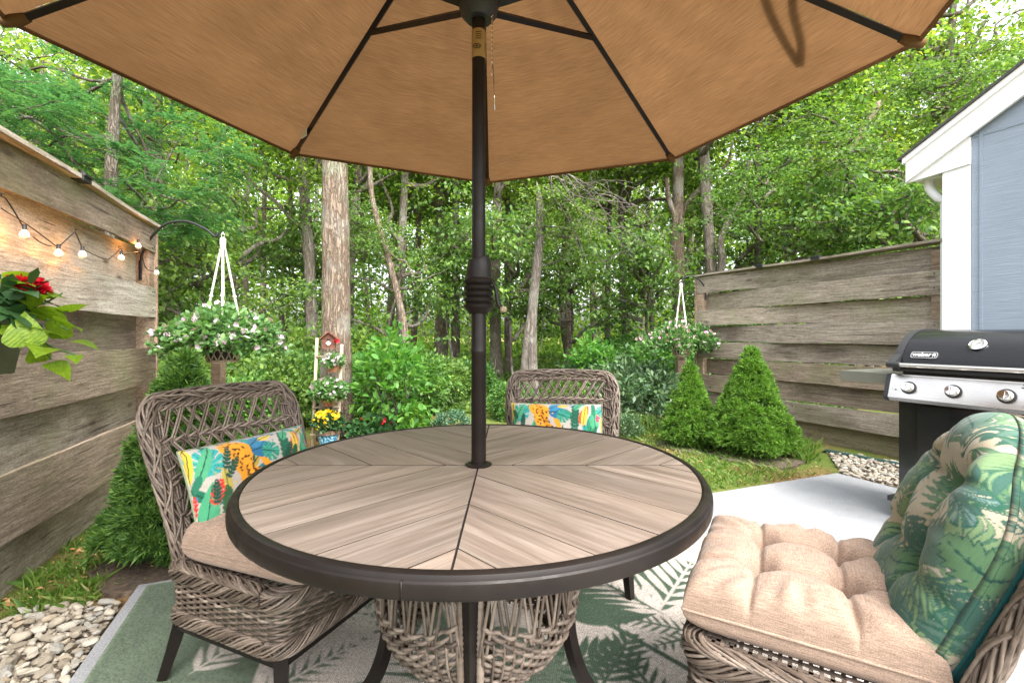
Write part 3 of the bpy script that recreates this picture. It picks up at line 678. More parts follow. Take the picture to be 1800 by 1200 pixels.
def make_chair():
    root = empty('wicker_chair', cat='chair')
    # metal frame and legs
    mb = MB()
    for P in (((-.26,-.215,.19),(.26,-.215,.19)),((-.26,.215,.19),(.26,.215,.19)),((-.26,-.215,.19),(-.26,.215,.19)),((.26,-.215,.19),(.26,.215,.19))):
        mb.bar(*P, .03, .034)
    mb.build('seat_frame', M['metal'], root, smooth=False)
    for sx in (-1,1):
        for sy in (-1,1):
            mb = MB(); y1 = .225 if sy > 0 else -.29
            mb.tube([(sx*.258, sy*.212, .205), (sx*.262, (sy*.212+y1)/2, .10), (sx*.27, y1, .0)], [.026,.023,.019], 4)
            mb.build('leg', M['metal'], root, smooth=False)
    # base: woven skirt
    mb = MB(); rows = 16
    for r in range(rows):
        z = .224+r*.0083; wd = 1+.02*math.sin(r/rows*PI)-.012
        P = resample(rrect(BW*wd, BD*wd, .05, z), .0085, True); n = len(P)
        T, Uu, S = frames(P, True, (0,0,1)); nst = 2*int(n/7.0)
        ph = np.arange(n)/n*nst*PI+(r%2)*PI
        rs = RNG.normal(0, .0006, n); 
        mb.tube(P+S*(.0042*np.sin(ph)+rs)[:,None], .0042, 5, closed=True)
    P = resample(rrect(BW-.01, BD-.01, .05, 0), .0305, True)
    for p in P:
        for o_ in (-.004,.004):
            mb.tube([(p[0]+o_*.7,p[1]+o_*.7,.205),(p[0]+o_*.7,p[1]+o_*.7,.29),(p[0],p[1],.365)], .0042, 4)
    ob = mb.build('woven_skirt', M['wicker'], root); ob['kind'] = 'stuff'
    mb = MB()
    P = resample(rrect(BW+.012, BD+.012, .055, .222), .009, True); rope_bundle(mb, P, (0,0,1), .010, .020, 12, .0036, .2, True, wob=.15)
    P = resample(rrect(BW+.012, BD+.012, .055, .355), .009, True); rope_bundle(mb, P, (0,0,1), .014, .024, 16, .0036, .24, True, wob=.15)
    P = resample(rrect(BW-.005, BD-.005, .05, .375), .009, True); rope_bundle(mb, P, (0,0,1), .020, .008, 13, .0036, .26, True, wob=.2, sgn=-1)
    ob = mb.build('braided_rim', M['wicker'], root); ob['kind'] = 'stuff'
    mb = MB()
    for k in range(23):
        x = -.24+k*.48/22; mb.box((x, 0, .374+.0015*(k%2)), (.009, .43, .003))
        y = -.205+k*.41/22; mb.box((0, y, .3755-.0015*(k%2)), (.5, .008, .003))
    mb.build('seat_webbing', M['wickdark'], root, smooth=False)
    # back frame: thick braid round an inverted U
    ctr = [back_pt(-.99,-.12), back_pt(-1,.1), back_pt(-1.0,.35), back_pt(-1.02,.6), back_pt(-1.02,.78)]
    for a in np.linspace(PI, PI/2, 6)[1:]: ctr.append(back_pt(-.80+.22*math.cos(a), .80+.2*math.sin(a)))
    for s in (-.4,0): ctr.append(back_pt(s, 1.0))
    half = [np.array(c) for c in ctr]; full = half+[np.array((-c[0],c[1],c[2])) for c in half[:-1][::-1]]
    P = resample(catmull(full, 8), .011)
    up = np.tile(np.array((0,.95,.28)), (len(P),1))
    mb = MB(); rope_bundle(mb, P, up, .025, .013, 22, .0038, .62, sides=6, wob=.3)
    rope_bundle(mb, P, up, .021, .018, 7, .0040, -.40, sides=5, wob=.5)
    ob = mb.build('back_frame_braid', M['wicker'], root); ob['kind'] = 'stuff'
    mb = MB(); mb.tube(P, .013, 6, flat=.7, up=(0,1,.2)); mb.build('back_frame_core', M['wickdark'], root)
    mb = MB()
    lv = [.02,.27,.50,.73,.965]; nn = 10
    for b in range(4):
        t = np.linspace(lv[b], lv[b+1], 6)
        for i in range(nn+1):
            for dd in (-1,1):
                s0 = -.86+1.72*i/nn; s1 = s0+dd*.27
                s1 = min(max(s1, -.9), .9)
                for off in (-.0045,.0045):
                    s = s0+(s1-s0)*np.linspace(0,1,6)+RNG.normal(0,.004)
                    if b % 2: s = s[::-1]
                    Q = back_pt(s, t); Q[:,0] += off; Q[:,1] += dd*.003+RNG.normal(0,.001)+.004*np.sin(np.linspace(0,PI,6))*dd
                    mb.tube(Q, .0034, 5)
        if b:
            s = np.linspace(-.95,.95,110); Q0 = back_pt(s, np.full(110, lv[b]+.012*(1-0)))
            rope_bundle(mb, Q0, np.tile(np.array((0,1.,.2)), (110,1)), .0055, .0065, 2, .0048, .085, sides=5)
            rope_bundle(mb, Q0-np.array((0,0,.012)), np.tile(np.array((0,1.,.2)), (110,1)), .004, .0065, 2, .0042, -.085, sides=5)
    s = np.linspace(-.86,.86,110); rope_bundle(mb, back_pt(s, np.full(110,.945)), np.tile(np.array((0,1.,.2)), (110,1)), .006, .008, 3, .0048, .08)
    for sg in (-1,1):                        # straight double uprights beside the frame
        for q in range(3):
            t = np.linspace(0,.93-.03*q,14); Q = back_pt(sg*(.90-.035*q)+0*t, t); Q[:,0] += .003*np.sin(t*40+q); mb.tube(Q, .0044, 5)
        for tt in np.linspace(.1,.85,9):
            Q = [back_pt(sg*.95, tt)+np.array((0,.014,0)), back_pt(sg*.86, tt+.01)+np.array((0,.010,0)), back_pt(sg*.80, tt+.02)-np.array((0,.006,0))]
            mb.tube(catmull(Q, 3), .0042, 5)
    ob = mb.build('back_lattice', M['wicker'], root); ob['kind'] = 'stuff'
    return root
def face(dx, dy): return math.atan2(dy, dx)-PI/2
chair = make_chair()
CH1 = (-.72, 1.575, face(.918,-.398)); CH2 = (.235, 2.13, face(-.10,-1)); CH3 = (.745, 1.15, face(-.84,.54))
chair.location = (CH1[0], CH1[1], .011); chair.rotation_euler = (0,0,CH1[2])
tag(chair, 'woven brown wicker chair on the left of the table beside the spruce', 'chair', 'wicker chairs round the patio table')
c2 = copy_tree(chair); c2.location = (CH2[0], CH2[1], .011); c2.rotation_euler = (0,0,CH2[2]); c2['label'] = 'wicker chair facing us across the far side of the table'
c3 = copy_tree(chair); c3.location = (CH3[0], CH3[1], .011); c3.rotation_euler = (0,0,CH3[2]); c3['label'] = 'wicker chair nearest the camera, with a leafy back cushion, in front of the grill'

# ------------------------------------------------------------------ cushions
def line_d(U_, V_, a, b):
    a = np.array(a); b = np.array(b); d = b-a; L2 = d@d; t = np.clip(((U_-a[0])*d[0]+(V_-a[1])*d[1])/L2, 0, 1)
    return np.hypot(U_-a[0]-t*d[0], V_-a[1]-t*d[1])
def cushion(name, W_, D_, Hh, tufts, creases, mat, parent=None, n=90, corner=.16, paint=None, tuftd=.5, seed=0, pinch=.0, outline=None, power=.42, wr=.004, pipe=True):
    r = np.random.default_rng(seed)
    u = np.sin(np.linspace(-1,1,n)*PI/2); Uu, Vv = np.meshgrid(u, u, indexing='ij')
    # rounded square outline
    k = corner; Xn = Uu*(1-k*.5*Vv**2*(Uu**2)); Yn = Vv*(1-k*.5*Uu**2*(Vv**2))
    Xn = Xn*(1-pinch*(1-Vv**2)); Yn = Yn*(1-pinch*(1-Uu**2))
    X_, Y_ = Xn*W_/2, Yn*D_/2
    if outline is not None: X_, Y_ = outline(Uu, Vv, X_, Y_)
    edge = ((1-Uu**6)*(1-Vv**6)).clip(0,1)**power
    top = Hh*.62*edge
    for (a, b) in tufts: top = top-Hh*tuftd*np.exp(-((X_-a)**2+(Y_-b)**2)/(.030**2))
    for (p, q, wdt, dep) in creases:
        dd = line_d(X_, Y_, p, q); top = top-dep*np.exp(-(dd/wdt)**2)-dep*.7*np.exp(-(dd/(wdt*4.5))**2)
    ang = np.arctan2(Vv, Uu); rad = np.maximum(np.abs(Uu), np.abs(Vv))
    top = top+wr*sstep(.55,.95,rad)*(np.sin(ang*17+r.uniform(0,6))+.7*np.sin(ang*29+r.uniform(0,6)))*edge
    top = top+.004*np.sin(X_*31+1)*np.sin(Y_*27+2)*edge
    bot = -Hh*.38*edge
    top = np.maximum(top, bot+.012)
    top[[0,-1],:] = 0; top[:,[0,-1]] = 0; bot[[0,-1],:] = 0; bot[:,[0,-1]] = 0
    A_ = np.cumsum(np.hypot(np.diff(X_, axis=0, prepend=X_[:1]), np.diff(top, axis=0, prepend=top[:1])), 0); A_ -= A_[n//2]
    B_ = np.cumsum(np.hypot(np.diff(Y_, axis=1, prepend=Y_[:,:1]), np.diff(top, axis=1, prepend=top[:,:1])), 1); B_ -= B_[:, n//2:n//2+1]
    mb = MB(); mb.grid(np.stack([X_,Y_,top], -1)); mb.grid(np.stack([X_,Y_,bot-.0005], -1)[:, ::-1])
    # piped edge
    bd = np.concatenate([np.stack([X_,Y_,0*X_],-1)[:,0], np.stack([X_,Y_,0*X_],-1)[-1,1:], np.stack([X_,Y_,0*X_],-1)[-2::-1,-1], np.stack([X_,Y_,0*X_],-1)[0,-2:0:-1]])
    if pipe: mb.tube(bd, .0035, 6, closed=True)
    me = mb.mesh(name, mat)
    if paint is not None:
        cc = paint(A_, B_); c1 = cc.reshape(-1,3); c2_ = cc[:, ::-1].reshape(-1,3)
        setcol(me, np.concatenate([c1, c2_, np.tile(c1.mean(0), (len(bd)*6 if pipe else 0,1))]))
    return link(name, me, parent)
tu = [(-.085,-.085),(.085,-.085),(-.085,.085),(.085,.085)]
cre = []
for a, b in ((0,1),(2,3),(0,2),(1,3)): cre.append((tu[a], tu[b], .007, .016))
for a in tu:
    sx, sy = np.sign(a[0]), np.sign(a[1])
    cre.append((a, (sx*.25, a[1]*1.15), .007, .013)); cre.append((a, (a[0]*1.15, sy*.25), .007, .013)); cre.append((a, (sx*.19, sy*.19), .009, .004))
def seat_cushion(ch, label, dz=0, dy=.02, rz=0, tilt=0, seed=0, dx=0):
    o = cushion('seat_cushion', .50, .48, .15, tu, cre, M['tan'], n=170, corner=.05, tuftd=.30, seed=seed, pinch=.03, wr=.005, power=.24)
    c, s = math.cos(ch[2]), math.sin(ch[2]); o.location = (ch[0]-s*dy+c*dx, ch[1]+c*dy+s*dx, .444+dz); o.rotation_euler = (tilt,0,ch[2]+rz)
    tag(o, label, 'cushion', 'tan tufted seat cushions'); return o
seat_cushion(CH1, 'tan tufted seat cushion on the chair left of the table', .004, .05, .05, seed=1, dx=.03)
seat_cushion(CH3, 'large tan tufted seat cushion on the nearest chair at lower right', .0, .025, .03, seed=3)
seat_cushion(CH2, 'tan seat cushion on the far chair, hidden behind the table', 0, .02, 0, seed=5)
# lumbar pillows with a jungle print: spotted orange cat among leaves
def jungle(seed, flip=False):
    p = Paint(300, 170, .50, .28, (.52,.48,.42)); p.e = .0022; r = random.Random(seed)
    gr = [(.03,.25,.13),(.08,.38,.2),(.02,.17,.1),(.05,.36,.33),(.03,.2,.22)]; DK = (.01,.06,.045)
    for i in range(46): p.leaf(r.uniform(-.03,.5), r.uniform(-.03,.28), r.uniform(.05,.10), r.uniform(.009,.018), r.uniform(.3,2.4), r.choice(gr+[(.5,.36,.05),(.55,.45,.1)]), DK)
    p.monstera(.07,.20,.055,1.2,(.05,.38,.36),DK,(.1,.5,.45)); p.leaf(.01,.16,.13,.014,1.35,(.75,.55,.06),DK); p.leaf(.03,.15,.14,.018,1.05,(.1,.42,.22),DK)
    for x, y, L, W_, a, c in ((.02,.0,.16,.03,1.25,gr[1]),(.10,-.01,.14,.032,1.0,gr[0]),(.05,-.02,.13,.03,.6,gr[1]),(.16,-.02,.12,.03,1.4,gr[3]),(.22,.0,.12,.03,1.0,gr[1]),(.30,-.02,.15,.035,1.2,gr[0]),(.38,-.01,.15,.03,1.5,gr[1]),(.44,.0,.16,.03,1.7,gr[3])): p.leaf(x,y,L,W_,a,c,DK)
    O = (.86,.36,.03)                                        # the cat
    p.ell(.165,.225,.055,.036,-.5,O); p.ell(.175,.18,.05,.032,-1.2,O); p.ell(.205,.12,.055,.04,-.7,O); p.ell(.235,.085,.05,.036,.1,O); p.ell(.19,.065,.05,.022,.1,O); p.ell(.25,.17,.045,.012,2.0,O); p.ell(.135,.245,.018,.012,0,O)
    for i in range(85):
        k = r.random(); x = .14+.12*k+r.gauss(0,.014); y = .24-.17*k+r.gauss(0,.019); p.ell(x,y,.0035+r.random()*.0025,.0028,r.uniform(0,3),(.06,.02,.01))
    p.leaf(.21,.21,.085,.03,.1,(.03,.16,.33),DK); p.leaf(.21,.225,.08,.022,.5,(.05,.24,.42),DK)
    p.monstera(.27,.20,.04,-.3,(.04,.3,.22),DK,(.09,.42,.3))
    p.fern(.095,.03,.10,1.45,9,.03,.006,(.04,.12,.05)); p.fern(.06,.085,.075,1.1,6,.026,.0045,(.8,.05,.04),(.8,.05,.04)); p.fern(.155,.02,.08,1.0,6,.034,.008,(.015,.09,.05)); p.fern(.0,.07,.06,1.3,5,.02,.004,(.75,.05,.05))
    p.fern(.33,.12,.14,1.5,9,.03,.008,(.02,.13,.08)); p.fern(.30,.05,.12,.7,8,.03,.007,(.02,.18,.1)); p.leaf(.355,.16,.1,.018,1.1,(.8,.12,.05),None); p.leaf(.37,.15,.11,.014,1.4,(.8,.55,.08),DK)
    p.leaf(.40,.12,.12,.028,1.2,gr[0],DK); p.leaf(.43,.13,.11,.026,1.6,gr[1],DK); p.fern(.44,.17,.09,1.2,7,.022,.005,(.6,.05,.15)); p.leaf(.47,.13,.13,.02,1.3,(.75,.58,.08),DK); p.monstera(.46,.22,.035,.6,gr[3],DK,gr[1]); p.ell(.30,.262,.025,.014,0,(.05,.2,.45)); p.leaf(.25,.24,.07,.012,.3,(.75,.55,.1),DK); p.leaf(.33,.22,.07,.014,.9,gr[1],DK)
    for i in range(16):
        x, y = r.uniform(0,.5), r.uniform(0,.28)
        if .12 < x < .29 and y > .04: continue
        p.fern(x, y, r.uniform(.05,.08), r.uniform(.7,2.2), 7, .018, .0045, r.choice([(.02,.12,.06),(.03,.2,.12),(.015,.08,.05)]))
    for i in range(26): p.ell(r.uniform(0,.5), r.uniform(0,.28), .003,.003,0, r.choice([(.01,.08,.05),(.75,.5,.05),(.05,.2,.4)]))
    if flip: p.c = p.c[::-1]
    def f(X_, Y_):
        i = np.clip(((X_/.52)+.5)*299, 0, 299).astype(int); j = np.clip(((Y_/.31)+.5)*169, 0, 169).astype(int); return p.c[i, j]*.74
    return f
def lumbar(ch, seed, label, flip=False, dx=0, rx=68, dz=0):
    o = cushion('lumbar_pillow', .46, .275, .10, [], [((-.1,.11),(-.06,.02),.01,.004)], M['print'], n=190, corner=.0, paint=jungle(seed, flip), seed=seed, pinch=.03, power=.62, wr=.0015)
    c, s = math.cos(ch[2]), math.sin(ch[2]); dy = -.175
    o.location = (ch[0]+c*dx-s*dy, ch[1]+s*dx+c*dy, .605+dz)
    o.rotation_euler = (math.radians(rx), 0, ch[2]+PI); return tag(o, label, 'pillow', 'jungle print lumbar pillows')
lumbar(CH1, 2, 'jungle print lumbar pillow with an orange spotted cat on the left chair', dx=.035, dz=-.012)
lumbar(CH2, 4, 'jungle print lumbar pillow peeping over the table on the far chair', flip=False, dx=.03)
# leafy back cushion on the nearest chair
def tropic():
    p = Paint(430, 470, .84, .92, (.34,.31,.25)); p.e = .0022; r = random.Random(4)
    for i in range(70): 
        x, y, a = r.uniform(0,.84), r.uniform(0,.92), r.uniform(0,6.28)
        p.fern(x, y, .2, a, 9, .12, .0065, (.33,.29,.21), None, .6)
    cols = [(.035,.085,.052),(.07,.14,.07),(.035,.09,.07),(.065,.125,.095),(.13,.2,.1)]
    for i in range(165):
        x, y, a = r.uniform(0,.84), r.uniform(0,.92), r.uniform(0,6.28)
        L_, n_, l_, b_ = r.uniform(.08,.15), r.randint(4,7), r.uniform(.065,.115), r.uniform(-.3,.3); p.fern(x, y, L_, a, n_, l_, .0068, (.02,.08,.06), (.02,.08,.05), .7, b_); p.fern(x, y, L_, a, n_, l_*.98, .0048, r.choice(cols), (.02,.08,.05), .7, b_)
    for i in range(8):
        x, y, a = r.uniform(.02,.82), r.uniform(.02,.9), r.uniform(0,6.28)
        R_m = r.uniform(.035,.06); p.monstera(x, y, R_m*1.07, a, (.012,.07,.055), (.01,.06,.045), (.012,.07,.055)); p.monstera(x, y, R_m, a, r.choice(cols[:4]), (.01,.06,.045), r.choice([(.13,.2,.19),(.11,.2,.1)]))
    for i in range(9):
        x, y, a = r.uniform(.02,.82), r.uniform(.02,.9), r.uniform(0,6.28); cc_ = r.choice(cols); p.fern(x,y,.15,a,8,.055,.012,(.01,.05,.04),(.01,.05,.04),1.1); p.fern(x,y,.15,a,8,.052,.0095,cc_,(.01,.05,.04),1.1)
    def f(X_, Y_):
        i = np.clip((X_/.84+.5)*429, 0, 429).astype(int); j = np.clip((Y_/.92+.5)*469, 0, 469).astype(int); return p.c[i, j]
    return f
def back_outline(Uu, Vv, X_, Y_):
    k = sstep(-.1, 1.0, Vv); return X_*(1-.36*k*k), Y_*(1-.20*np.abs(Uu)**2*k)
bt = [(-.10,-.06),(.10,-.06),(-.09,.12),(.09,.12)]
bc = [(bt[0],bt[1],.012,.007),(bt[2],bt[3],.012,.009),(bt[0],bt[2],.012,.009),(bt[1],bt[3],.012,.009),(bt[2],(-.14,.3),.016,.007),(bt[3],(.14,.3),.016,.009),(bt[0],(-.12,-.32),.016,.007),(bt[1],(.12,-.32),.016,.007),(bt[0],(-.28,-.08),.016,.007),(bt[1],(.28,-.08),.016,.007),(bt[2],(-.26,.16),.016,.006),(bt[3],(.26,.16),.016,.006)]
bcu = cushion('back_cushion', .52, .57, .13, bt, bc, M['print'], n=300, corner=.22, pipe=False, paint=tropic(), tuftd=.2, seed=8, outline=back_outline, power=.5, wr=.0015)
c, s = math.cos(CH3[2]), math.sin(CH3[2]); dy = -.262
bcu.location = (CH3[0]-s*dy+c*.02, CH3[1]+c*dy+s*.02, .645); bcu.rotation_euler = (math.radians(69), 0, CH3[2]+PI)
tag(bcu, 'green monstera leaf print back cushion on the nearest chair', 'cushion')
mb = MB(); 
te = cushion('teal_cushion_back', .49, .54, .10, [], [], M['teal'], n=50, corner=.2, outline=back_outline, power=.4, seed=3)
te.parent = bcu; te.location = (0,0,-.03)

# ------------------------------------------------------------------ fences: boards woven front and back of the posts
def fence(name, a, b, rows, label, brown, thick=.022, first_front_at_b=True, capz=1.86, near=None, warp=.005, split0=None, cross=.5, base='fence'):
    a = np.array(a, float); b = np.array(b, float); d = b-a; L = np.linalg.norm(d); d /= L; nr = np.array((d[1], -d[0]))   # normal
    if nr@(-a) < 0: nr = -nr                  # towards the camera side
    root = empty(name, (a[0], a[1], 0), math.atan2(d[1], d[0]), label, 'fence')
    sy = 1 if (nr@np.array((-d[1], d[0]))) > 0 else -1      # +y local towards camera?
    r = random.Random(len(rows)+int(L*10))
    for k, x in enumerate((.0, L)):
        mb = MB(); mb.box((x+(.05 if k == 0 else -.05), 0, .93-.06), (.095, .09, 1.86)); mb.build('post', M['post'], root, smooth=False)
        mb = MB(); mb.box((x+(-.012 if k == 0 else .012), 0, .90), (.022, .125, 1.88)); mb.build('end_trim', M['post'], root, smooth=False)
    for i, (z0, z1) in enumerate(rows):
        ff = 1 if i % 2 == 0 else -1
        if not first_front_at_b: ff = -ff
        nseg = 16; xx = np.linspace(.005, L-.005, nseg); off = ff*sy*.046*np.tanh((xx/L-cross)*5)
        if ff*sy*0 == 1: pass
        zt = z1-.004+np.array([r.gauss(0,warp*.5) for _ in xx]); zb = z0+.004+np.array([r.gauss(0,warp*.5) for _ in xx])
        zt = zt+warp*np.sin(xx*1.3+r.uniform(0,6)); zb = zb+warp*np.sin(xx*1.1+r.uniform(0,6)); zc = (z0+z1)/2
        V = []
        for (yy, zz, e) in ((-1,zb,.0),(1,zb,.0),(1,zt,0),(-1,zt,0)):
            V.append(np.stack([xx-L/2, off+yy*thick/2, zz-zc], -1))
        V = np.stack(V, 1); mb = MB(); n_ = nseg; idx = np.arange(n_-1)[:,None]*4; j = np.arange(4)[None]
        F = np.stack([idx+j, idx+(j+1)%4, idx+4+(j+1)%4, idx+4+j], -1).reshape(-1,4); mb.add(V.reshape(-1,3), F)
        mb.add(V[0], [(3,2,1,0)]); mb.add(V[-1], [(0,1,2,3)])
        mat = M['newer'] if (brown and i == len(rows)-1) else M['fence2'] if (r.random() < (.6 if brown else .3)) else M[base]
        mb.build('board', mat, root, smooth=False, loc=(L/2, 0, zc))
    mb = MB()
    for i, (z0, z1) in enumerate(rows):
        for x_ in (.03, .075, L-.03, L-.075, L*.5):
            for f_ in (.22, .78):
                fi = (1 if i % 2 == 0 else -1)*(1 if first_front_at_b else -1); yb = fi*sy*(.046*np.tanh((x_/L-cross)*5)); mb.box((x_+r.gauss(0,.006), yb+sy*(thick/2+.001), z0+(z1-z0)*f_+r.gauss(0,.01)), (.008,.004,.008))
    nl_ = mb.build('nails', M['iron'], root, smooth=False); nl_['kind'] = 'stuff'
    mb = MB(); xx = np.linspace(-.03, L+.03, 18); 
    V = np.stack([np.stack([xx, np.full(18, y_)+.004*np.sin(xx*5+y_*9), np.full(18, capz+z_)+.004*np.sin(xx*3.3)], -1) for y_, z_ in ((-.085,0),(.085,0),(.085,.022),(-.085,.022))], 1)
    idx = np.arange(17)[:,None]*4; j = np.arange(4)[None]; mb.add(V.reshape(-1,3), np.stack([idx+j, idx+(j+1)%4, idx+4+(j+1)%4, idx+4+j], -1).reshape(-1,4)); mb.add(V[0], [(3,2,1,0)]); mb.add(V[-1], [(0,1,2,3)])
    mb.build('cap_board', M[base], root, smooth=False)
    return root, d, nr
LA, LB = (-1.44, .10), (-2.71, 3.42)
rowsL = [(1.69,1.875),(1.405,1.715),(1.215,1.445),(.955,1.25),(.735,.995),(.465,.785),(.215,.515),(-.06,.275)]
fl, dl, nl = fence('left_fence'.replace('left_','')+'', LA, LB, rowsL, 'weathered grey wood privacy fence on the left hung with string lights', False, first_front_at_b=True, capz=1.885, cross=.45, base='fencel')
# a board carries on past the near post, out of view
RA, RB = (2.50, 6.15), (3.64, 3.84)
rowsR = [(1.63,1.85),(1.42,1.63),(1.21,1.42),(1.005,1.21),(.79,1.005),(.58,.79),(.37,.58),(.17,.37),(-.07,.17)]
fr_, dr, nr_ = fence('fence', RA, RB, rowsR, 'weathered brown wood privacy fence on the right behind the two cone spruces', True, first_front_at_b=False, capz=1.86, cross=.34)
for (P, dd, nn, zc, t_) in ((LA, dl, nl, 1.907, 2.44/1.0),(RA, dr, nr_, 1.882, .93),(RA, dr, nr_, 1.882, 1.55)):
    q = np.array(P)+dd*t_; e = empty('solar_light', (q[0]+nn[0]*.07, q[1]+nn[1]*.07, zc), math.atan2(dd[1], dd[0]))
    mb = MB(); mb.box((0,0,.006),(.085,.07,.012)); mb.box((0,0,-.012),(.08,.055,.024)); mb.build('lamp_body', M['matteblack'], e, smooth=False)
    mb = MB(); mb.box((0,0,.0135),(.06,.05,.002)); mb.build('solar_panel', M['black'], e, smooth=False)
    tag(e, 'black solar light clipped on the '+('left fence cap' if zc > 1.9 else 'right fence cap nearer its far end' if t_ < 1 else 'right fence cap nearer the middle'), 'solar light', 'solar lights on the fences')

# ------------------------------------------------------------------ house corner
HC = np.array((3.53, 3.74)); HD = np.array((.42,-.9075))
house = empty('house', (HC[0], HC[1], 0), math.atan2(HD[1], HD[0]), 'pale blue sided house corner with white trim and sloping eave behind the grill', 'house')
# local x along the gable wall (towards the camera), local -y ... outwards is +/-; outward normal points to the patio
def hb(name, c, d, mat, R=None, parent=None, sm=False):
    mb = MB(); mb.box(c, d, R); return mb.build(name, M[mat], parent or house, smooth=sm)
OUT = -1.0                                  # local y of the outward side
SL = math.atan(.585)
def zr(x): return 2.53+.585*(x)             # underside of the rake board along the wall
mb = MB(); mb.prism([(.16,-.3),(3.2,-.3),(3.2,zr(3.2)+.05),(.16,zr(.16)+.05)], 0, .02, fn=lambda v: np.stack([v[:,0], OUT*v[:,2], v[:,1]], 1)); mb.build('siding_panel', M['siding'], house, smooth=False)
for k, x in enumerate((.215,.50,.80,1.1,1.4,1.7)):
    hb('batten_groove', (x, OUT*.0215, zr(x)/2), (.018,.012,zr(x)-.02), 'siding')
hb('horizontal_joint', (.9, OUT*.0225, 2.62), (1.5,.004,.012), 'siding')
hb('corner_board', (.07, OUT*.012, 1.12), (.17,.045,2.87), 'white')
hb('corner_board', (-.0, .07+.02, 1.12), (.025,.14,2.87), 'white')
def slab(name, x0, x1, zo0, zo1, y0, y1, mat, plumb=True):
    mb = MB(); mb.prism([(x0, zr(x0)+zo0),(x1, zr(x1)+zo0),(x1, zr(x1)+zo1),(x0, zr(x0)+zo1)], y0, y1, fn=lambda v: np.stack([v[:,0], OUT*v[:,2], v[:,1]], 1)); return mb.build(name, M[mat], house, smooth=False)
slab('rake_board', -.245, 3.2, .0, .165, .05, .078, 'white')
slab('rake_trim', -.262, 3.2, .165, .212, .052, .098, 'white')
slab('roof_shingles', -.29, 3.2, .2135, .235, -3.0, .115, 'shingle')
mb = MB(); mb.prism([(-.26, zr(-.245)-.003),(.158, zr(-.245)-.003+.03),(.158, zr(.16)+.0)], .02, .049, fn=lambda v: np.stack([v[:,0], OUT*v[:,2], v[:,1]], 1)); mb.build('eave_return', M['white'], house, smooth=False)
mb = MB(); mb.box((-.12,1.2,zr(-.245)+.02),(.22,2.3,.015)); mb.build('soffit', M['white'], house, smooth=False)
mb = MB(); mb.box((1.6,1.55,1.1),(2.9,2.9,3.0)); mb.build('wall_core', M['siding'], house, smooth=False)
mb = MB(); mb.tube(catmull([(-.16,.10,2.42),(-.155,.10,2.33),(-.10,.10,2.24),(-.055,.10,2.19),(-.05,.10,2.0),(-.05,.10,.1)], 6), .035, 8); mb.build('downspout', M['white'], house)

# ------------------------------------------------------------------ gas grill
GO = np.array((2.305, 2.745)); GX = np.array((.40,-.9165)); 
gr = empty('gas_grill', (GO[0], GO[1], 0), math.atan2(GX[1], GX[0]), 'black and stainless gas grill on a cart at the right edge of the patio', 'grill')
# local: x along the front to the right, y into depth (away from the patio side)
mb = MB(); mb.box((.36,.25,.41),(.72,.50,.56)); mb.build('cabinet', M['black'], gr, smooth=False)
mb = MB(); mb.box((.40,-.012,.41),(.60,.02,.54)); mb.build('cabinet_door', M['black'], gr, smooth=False)
mb = MB(); mb.prism([(-.035,-.05),(.76,-.05),(.76,.53),(-.035,.53)], .10, .128); mb.build('base_tray', M['matteblack'], gr, smooth=False)
for x, y in ((.01,-.01),(.72,-.01),(.01,.48),(.72,.48)):
    mb = MB(); mb.lathe([(0,-.014),(.028,-.014),(.03,-.008),(.03,.008),(.028,.014),(0,.014)], (x,y,.032), 18, [[0,0,1],[0,1,0],[-1,0,0]]); mb.box((x,y,.083),(.036,.03,.036)); mb.build('caster', M['matteblack'], gr, sharp=40)
# cook box
mb = MB(); mb.prism([(-.01,.70),(.0,.86),(.02,.89),(.02,.70)], 0, .02); 
mb = MB(); mb.box((.36,.25,.79),(.70,.46,.19)); mb.build('cook_box', M['black'], gr, smooth=False)
# stainless control panel, tilted
def yz(poly, x0, x1, name, mat, sharp=30, parent=gr):
    m_ = MB(); P = np.array(poly, float); k = len(P)
    v = np.concatenate([np.c_[np.full(k,x0), P], np.c_[np.full(k,x1), P]]); b = m_.n; m_.v.append(v); m_.n += 2*k
    m_.f.append(np.array([[q for q in range(k)]])); m_.m.append(0); m_.f.append(np.array([[k+q for q in range(k-1,-1,-1)]])); m_.m.append(0)
    m_.f.append(np.array([[(q+1)%k, q, k+q, k+(q+1)%k] for q in range(k)])); m_.m.append(0)
    return m_.build(name, M[mat], parent, sharp=sharp)
PF = [(-.085,.715),(-.092,.722),(-.055,.845),(-.045,.855),(.03,.858),(.03,.700),(-.07,.700)]
yz(PF, -.012, .86, 'control_panel', 'steel')
yz([(p[0]-.004 if p[0] < 0 else p[0], p[1]) for p in PF], -.034, -.0135, 'panel_end_cap', 'matteblack')
pn = Vector((0,-.957,.29)).normalized(); pR = Matrix((Vector((1,0,0)), Vector((0,.29,.957)), -pn)).transposed()
pR = np.array([[1,0,0],[0,-pn.z*-1,0],[0,0,0]]) if False else np.stack([np.array((1,0,0.)), np.cross(np.array(pn), np.array((1,0,0.))), np.array(pn)], 1)
for k, x in enumerate((.085,.285,.49,.69)):
    c_ = np.array((x, -.074, .783)); mb = MB()
    mb.lathe([(0,.002),(.036,.002),(.036,.005),(.030,.007),(.0,.007)], c_, 28, pR); kb = mb.build('burner_knob', M['matteblack'], gr, sharp=40)
    mb = MB(); mb.lathe([(.030,.007),(.029,.014),(.025,.035),(.022,.038),(.0,.037)], c_, 28, pR); mb.box(c_+pR[:,2]*.039, (.006,.038,.010), pR); mb.build('knob_cap', M['chrome'], kb, sharp=40)
